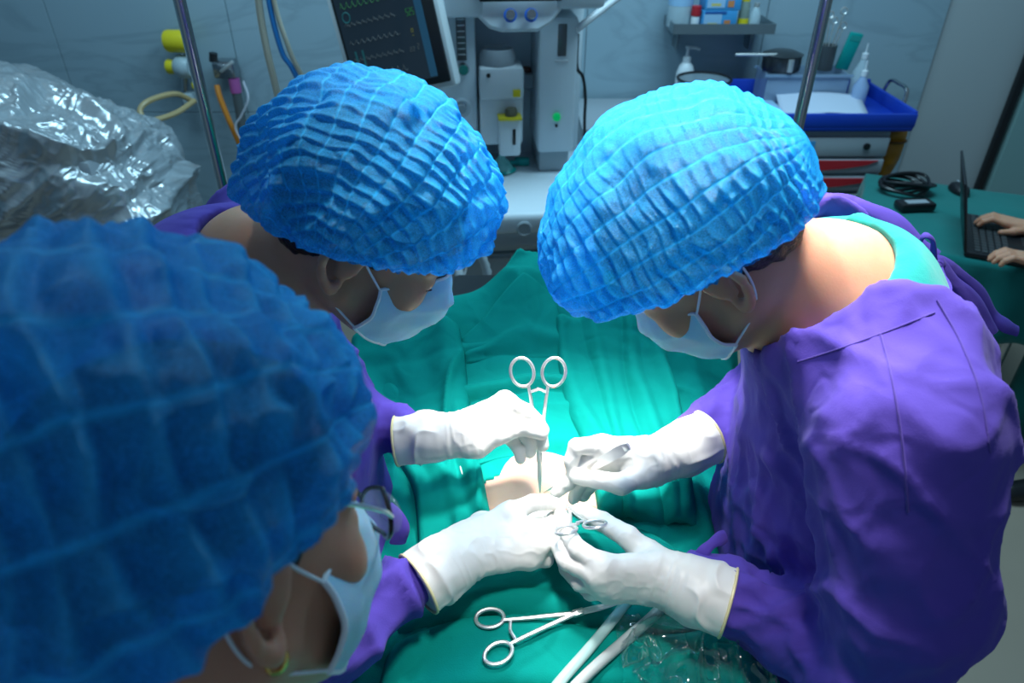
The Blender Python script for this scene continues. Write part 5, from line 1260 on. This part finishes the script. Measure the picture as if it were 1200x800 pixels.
gD = make_glove(p1, 'white glove with fingers through the ring handles', (853, 706, 1.078), (778, 678, 1.082), None,
    [[(706, 662, 1.116), (677, 643, 1.118), (664, 622, 1.102), (657, 602, 1.086)],
     [(702, 675, 1.104), (664, 657, 1.098), (650, 632, 1.084), (648, 607, 1.070)],
     [(706, 685, 1.090), (679, 682, 1.076), (664, 666, 1.060), (658, 648, 1.052)],
     [(714, 693, 1.074), (692, 694, 1.058), (680, 684, 1.050), (672, 670, 1.046)]],
    [(758, 650, 1.086), (736, 629, 1.100), (706, 611, 1.098), (679, 598, 1.078)], seed=31, rw=0.029, rc=0.044)

# ================================================================== instruments
def forceps(label, ringA, ringB, joint, tip, name='surgical_forceps', up=(0, 0, 1), rr=0.0165, rl=0.021, thick=0.0021, ratchet=True):
    """ring handled forceps given by its two ring centres, box joint and tip (world points)"""
    ringA, ringB, joint, tip = [np.array(p, float) for p in (ringA, ringB, joint, tip)]
    t = thing(name, label, 'forceps', tuple(tip))
    axs = norm((ringA+ringB)/2-joint); sd = ringB-ringA; sd = norm(sd-axs*np.dot(sd, axs)); nn = np.cross(axs, sd)
    for k, (rc_, s_) in enumerate(((ringA, -1), (ringB, 1))):
        ad = norm(rc_-joint)
        pts = [rc_+sd*s_*0.0+ad*rl*math.cos(q)+norm(np.cross(nn, ad))*rr*math.sin(q) for q in np.linspace(0, 2*math.pi, 30, endpoint=False)]
        h_ = MB().tube(pts, thick*1.15, 8, closed=True).build('ring_handle', STEEL, t, world=True)
        st = rc_-ad*rl-sd*s_*rr*0.35
        j = joint+nn*0.0012*s_
        sh = spline([rc_-ad*(rl-0.001)-sd*s_*rr*0.30, st*0.75+j*0.25, st*0.4+j*0.6, j], 6)
        MB().tube(sh, list(np.linspace(thick*1.1, thick*1.45, len(sh))), 8).build('shank', STEEL, t, world=True)
        jw = spline([j, (j*0.5+tip*0.5)-sd*s_*0.0016, tip-sd*s_*0.0003], 6)
        MB().tube(jw, list(np.linspace(thick*1.5, thick*0.45, len(jw))), 8).build('jaw', STEEL, t, world=True)
        if ratchet:
            a_ = st*0.92+j*0.08; m_ = (ringA+ringB)/2-axs*rl*1.15
            MB().tube([a_, a_*0.35+m_*0.65+nn*0.001*s_, m_+sd*(-s_)*0.002+nn*0.001*s_], thick*0.95, 6).build('ratchet', STEEL, t, world=True)
    Mj = Matrix((( *sd, ), ( *axs, ), ( *nn, ))).transposed()
    bj = MB().box((0, 0, 0), (0.0085, 0.014, 0.0062), 0.0015, Mj); b_ = bj.build('box_joint', STEEL, t); b_.location = Vector(joint)-Vector(tip)
    sc_ = MB().lathe([(0, 0), (0.0022, 0), (0.0022, 0.0012), (0, 0.0014)], tuple(joint-tip+nn*0.003), tuple(nn), 12).build('screw', STEEL, t)
    return t
tipA = Wz(633, 577, 1.030); topA = np.array((tipA[0]-0.004, 0.822, 1.188))
dA = norm(topA-tipA); sA_ = norm(np.cross(dA, np.cross((1, 0, 0), dA)))
forceps('upright steel forceps pinched by the upper left glove', Wd(612, 436, 1.015), Wd(649, 436, 1.012), tipA*0.70+(Wd(612, 436, 1.015)+Wd(649, 436, 1.012))/2*0.30, tipA)
rA, rB = on_drape(574, 724, 0.026), on_drape(584, 765, 0.028); tB = on_drape(727, 706, 0.034)
forceps('steel forceps lying alone on the lower teal towel', rA, rB, (rA+rB)/2*0.34+tB*0.66+A(0, 0, 0.002), tB, rr=0.0125, rl=0.0175, thick=0.0022)
rA, rB = Wz(663, 621, 1.122), Wz(697, 614, 1.124); tB = Wz(652, 588, 1.030)
forceps('needle holder with both rings held in the lower right glove', rA, rB, (rA+rB)/2*0.42+tB*0.58+A(0.006, 0, 0.004), tB, name='needle_holder', rr=0.0135, rl=0.0160, thick=0.0019)
# tweezers
ta, tb = Wz(736, 523, 1.150), Wz(637, 577, 1.031)
tw = thing('tweezers', 'steel tweezers held in the upper right glove', 'tweezers', tuple(tb))
ad = norm(ta-tb); sd = norm(np.cross(ad, (0.1, -0.7, 0.7))); nn = np.cross(ad, sd)
for s_ in (-1, 1):
    L = np.linalg.norm(ta-tb); pr = [(0, 0.0012, 0.0005), (0.25, 0.0022, 0.0022), (0.45, 0.0040, 0.0042), (0.70, 0.0068, 0.0046), (0.93, 0.0074, 0.0030), (1.0, 0.0050, 0.0012)]
    b_ = bmesh.new(); prev = None
    for q, w, o_ in pr:
        c = tb+ad*L*q+nn*s_*o_*0.8; ring = [b_.verts.new(c+sd*w*x_+nn*0.0008*z_) for x_, z_ in ((-1, -1), (1, -1), (1, 1), (-1, 1))]
        if prev:
            for k in range(4): b_.faces.new((prev[k], prev[(k+1) % 4], ring[(k+1) % 4], ring[k]))
        else: b_.faces.new(ring[::-1])
        prev = ring
    b_.faces.new(prev); mb = MB(); mb.bm.free(); mb.bm = b_
    mb.build('blade', STEEL, tw, world=True)
c = tb+ad*L*0.985; MB().box((0, 0, 0), (0.011, 0.010, 0.0065), 0.002, Matrix(((*sd,), (*ad,), (*nn,))).transposed()).build('joined_end', STEEL, tw).location = Vector(c-tb)
# towel clip by the upper left corner of the window
q0 = on_drape(545, 552, 0.022)
tc_ = thing('towel_clip', 'small steel towel clip under the upper left glove', 'towel clip', tuple(q0))
for s_ in (-1, 1):
    MB().tube(spline([(0.004*s_, 0.020, 0.002), (0.007*s_, 0.006, 0.003), (0.004*s_, -0.006, 0.002), (0.0*s_, -0.014, 0.0)], 5), 0.0014, 6).build('arm', STEEL, tc_)
MB().lathe([(0, 0), (0.004, 0), (0.004, 0.003), (0, 0.003)], (0, 0.004, 0.001), seg=12).build('hinge', STEEL, tc_)

# ================================================================== tubes and plastic bag at the bottom
TUBE = film_mat('tube_clear', (0.55, 0.80, 0.78), 0.35, 0.2); TUBE2 = mat('tube_frosted', (0.40, 0.46, 0.46), rough=0.35)
t1 = [on_drape(x, y, 0.026) for x, y in ((742, 696), (715, 730), (690, 760), (655, 800), (600, 870), (520, 980), (440, 1120))]
tag(MB().tube(spline(t1, 6), 0.0065, 12).build('suction_tube', TUBE), 'clear suction tube crossing the lower towel, left of the frosted one', 'tube')
t1 = [on_drape(x, y, 0.026) for x, y in ((790, 695), (765, 722), (735, 748), (680, 798), (620, 866), (545, 985), (470, 1140))]
tag(MB().tube(spline(t1, 6), 0.0068, 12).build('suction_tube', TUBE2), 'frosted grey suction tube crossing the lower towel to the plastic bag', 'tube')
t1 = [on_drape(x, y, 0.020) for x, y in ((770, 668), (790, 661), (815, 663), (838, 672), (850, 690))]
tag(MB().tube(spline(t1, 6), 0.004, 10).build('suction_tube', TUBE), 'thin clear tube curving out above the lower right wrist', 'tube')
n = 120
g = np.linspace(-1, 1, n); GX, GY = np.meshgrid(g, g, indexing='ij')
c0 = on_drape(830, 778, 0.0)
X = c0[0]+0.115*GX; Y = c0[1]+0.06*GY-0.02
Q = np.stack([X*30, Y*30, X*0], -1)
Z = Zb(X, Y)+0.02+0.030*np.maximum(0, 1-GX**2)*np.maximum(0, 1-GY**2)+0.034*ridge(Q*0.8+0.4*noise(Q*0.7, 3)[..., None], 81)**3+0.010*ridge(Q*2.1, 82)**3
bag = npmesh('plastic_bag', np.stack([X, Y, Z], -1).reshape(-1, 3), gridF(n, n), gloss_film('bag_film'))
tag(bag, 'crumpled clear plastic bag on the drape below the lower right wrist', 'bag')
# ================================================================== seated colleague at the laptop (only the hands show)
p4 = thing('person', 'colleague seated at the right edge, hands on the laptop', 'person', (2.10, 1.86, 0.0))
DARKT = cloth_mat('dark_scrub', (0.004, 0.13, 0.12))
hr, hl = Wz(1172, 262, 0.795), Wz(1192, 306, 0.790)
fx_ = A(-0.9, 0.40, 0)
def bare_hand(f, w, d, side):
    d = norm(d); s_ = norm(np.cross((0, 0, 1), d))*side
    for i, (o_, L, lift) in enumerate(((0.026, 0.070, 0.014), (0.009, 0.078, 0.016), (-0.008, 0.072, 0.014), (-0.024, 0.058, 0.010))):
        k0 = w+d*0.085+s_*o_+A(0, 0, 0.012)
        f.cone(w+s_*o_*0.6, k0, 0.016, 0.011, 0.012)
        f.chain([k0, k0+d*L*0.5+A(0, 0, lift*0.6), k0+d*L*0.82+A(0, 0, -0.004), k0+d*L*0.97+A(0, 0, -0.018)], [0.010, 0.0092, 0.0085, 0.0075], 0.002)
    f.chain([w+d*0.02+s_*0.024, w+d*0.055+s_*0.045-A(0, 0, 0.004), w+d*0.09+s_*0.050-A(0, 0, 0.010)], [0.014, 0.011, 0.009], 0.006)
f = Field((1.38, 1.62, 0.45), (2.36, 2.40, 1.62), 0.0075)
wr1 = hr-norm(fx_)*0.09; wr2 = hl-norm(A(-1, 0.1, 0))*0.09
f.ell((2.16, 1.84, 1.47), (0.10, 0.08, 0.115)); f.cone((2.17, 1.84, 1.38), (2.19, 1.84, 1.28), 0.055, 0.06, 0.03)
f.cone((2.17, 1.86, 1.20), (2.16, 1.86, 0.60), 0.15, 0.15, 0.05)
for sh, el, w in ((A(2.14, 2.03, 1.25), A(2.02, 2.14, 0.93), wr1), (A(2.14, 1.69, 1.25), A(1.98, 1.74, 0.93), wr2)):
    f.cone((2.17, 1.86, 1.26), sh, 0.07, 0.065, 0.05); f.chain([sh, el, w], [0.058, 0.045, 0.027], 0.02)
V, F = f.mesh(1); npmesh('body', V, F, SKIN, p4)
for w, d, sd_ in ((wr1, fx_, 1), (wr2, A(-1, 0.15, 0), -1)):
    f = Field(w-0.22, w+0.22, 0.003); bare_hand(f, w, d, sd_); f.cone(w, w-norm(d)*0.04, 0.026, 0.028, 0.02)
    V, F = f.mesh(2); npmesh('hand', V, F, SKIN, p4)
f = Field((1.70, 1.50, 0.40), (2.42, 2.25, 1.42), 0.012)
f.cone((2.17, 1.86, 1.20), (2.17, 1.86, 0.60), 0.175, 0.17, 0.05)
for sh, el in ((A(2.14, 2.03, 1.25), A(2.05, 2.11, 1.02)), (A(2.14, 1.69, 1.25), A(2.02, 1.73, 1.02))):
    f.cone((2.17, 1.86, 1.26), sh, 0.085, 0.08, 0.05); f.cone(sh, el, 0.08, 0.07, 0.03)
for s_ in (-1, 1): f.cone((2.15, 1.86+s_*0.10, 0.56), (1.82, 1.84+s_*0.12, 0.56), 0.095, 0.08, 0.03)
f.plane((0, 0, 1.30), (0, 0, 1)); V, F = f.mesh(2); npmesh('scrub_suit', V, F, DARKT, p4)
for s_ in (-1, 1):
    f = Field((1.66, 1.60, 0.05), (1.98, 2.12, 0.66), 0.012); f.chain([(1.82, 1.84+s_*0.12, 0.56), (1.80, 1.84+s_*0.12, 0.10)], [0.078, 0.06], 0.02); V, F = f.mesh(1); npmesh('trouser_leg', V, F, DARKT, p4)
    f = Field((1.58, 1.58, -0.01), (1.94, 2.12, 0.13), 0.008); f.cone((1.81, 1.84+s_*0.12, 0.045), (1.68, 1.84+s_*0.125, 0.032), 0.042, 0.034, 0.02); f.plane((0, 0, 0.004), (0, 0, -1)); V, F = f.mesh(1); npmesh('shoe', V, F, BLACK, p4)
    f = Field((2.02, 1.73, 1.38), (2.30, 1.95, 1.62), 0.006)
f.ell((2.17, 1.84, 1.50), (0.108, 0.09, 0.105)); f.plane((0, 0, 1.45), norm((-0.5, 0, -1))); V, F = f.mesh(1); npmesh('hair', V, F, HAIR, p4)
st = thing('stool', 'black swivel stool on casters under the seated colleague', 'stool', (2.14, 1.86, 0))
MB().lathe([(0, 0.40), (0.17, 0.40), (0.18, 0.415), (0.18, 0.44), (0.165, 0.452), (0, 0.455)], seg=28).build('seat', BLACK, st)
MB().cyl((0, 0, 0.10), (0, 0, 0.40), 0.022).build('post', CHROME, st)
for k in range(5):
    a = 2*math.pi*k/5+0.25; c_, s_ = math.cos(a), math.sin(a)
    lg = MB().tube([(0, 0, 0.12), (0.14*c_, 0.14*s_, 0.10), (0.26*c_, 0.26*s_, 0.075)], 0.015, 8).build('leg', CHROME, st)
    MB().lathe([(0, 0), (0.028, 0), (0.03, 0.008), (0.03, 0.03), (0.028, 0.038), (0, 0.038)], (0.26*c_, 0.26*s_-0.019, 0.030), (0, 1, 0), 16).build('caster', BLACK, lg)
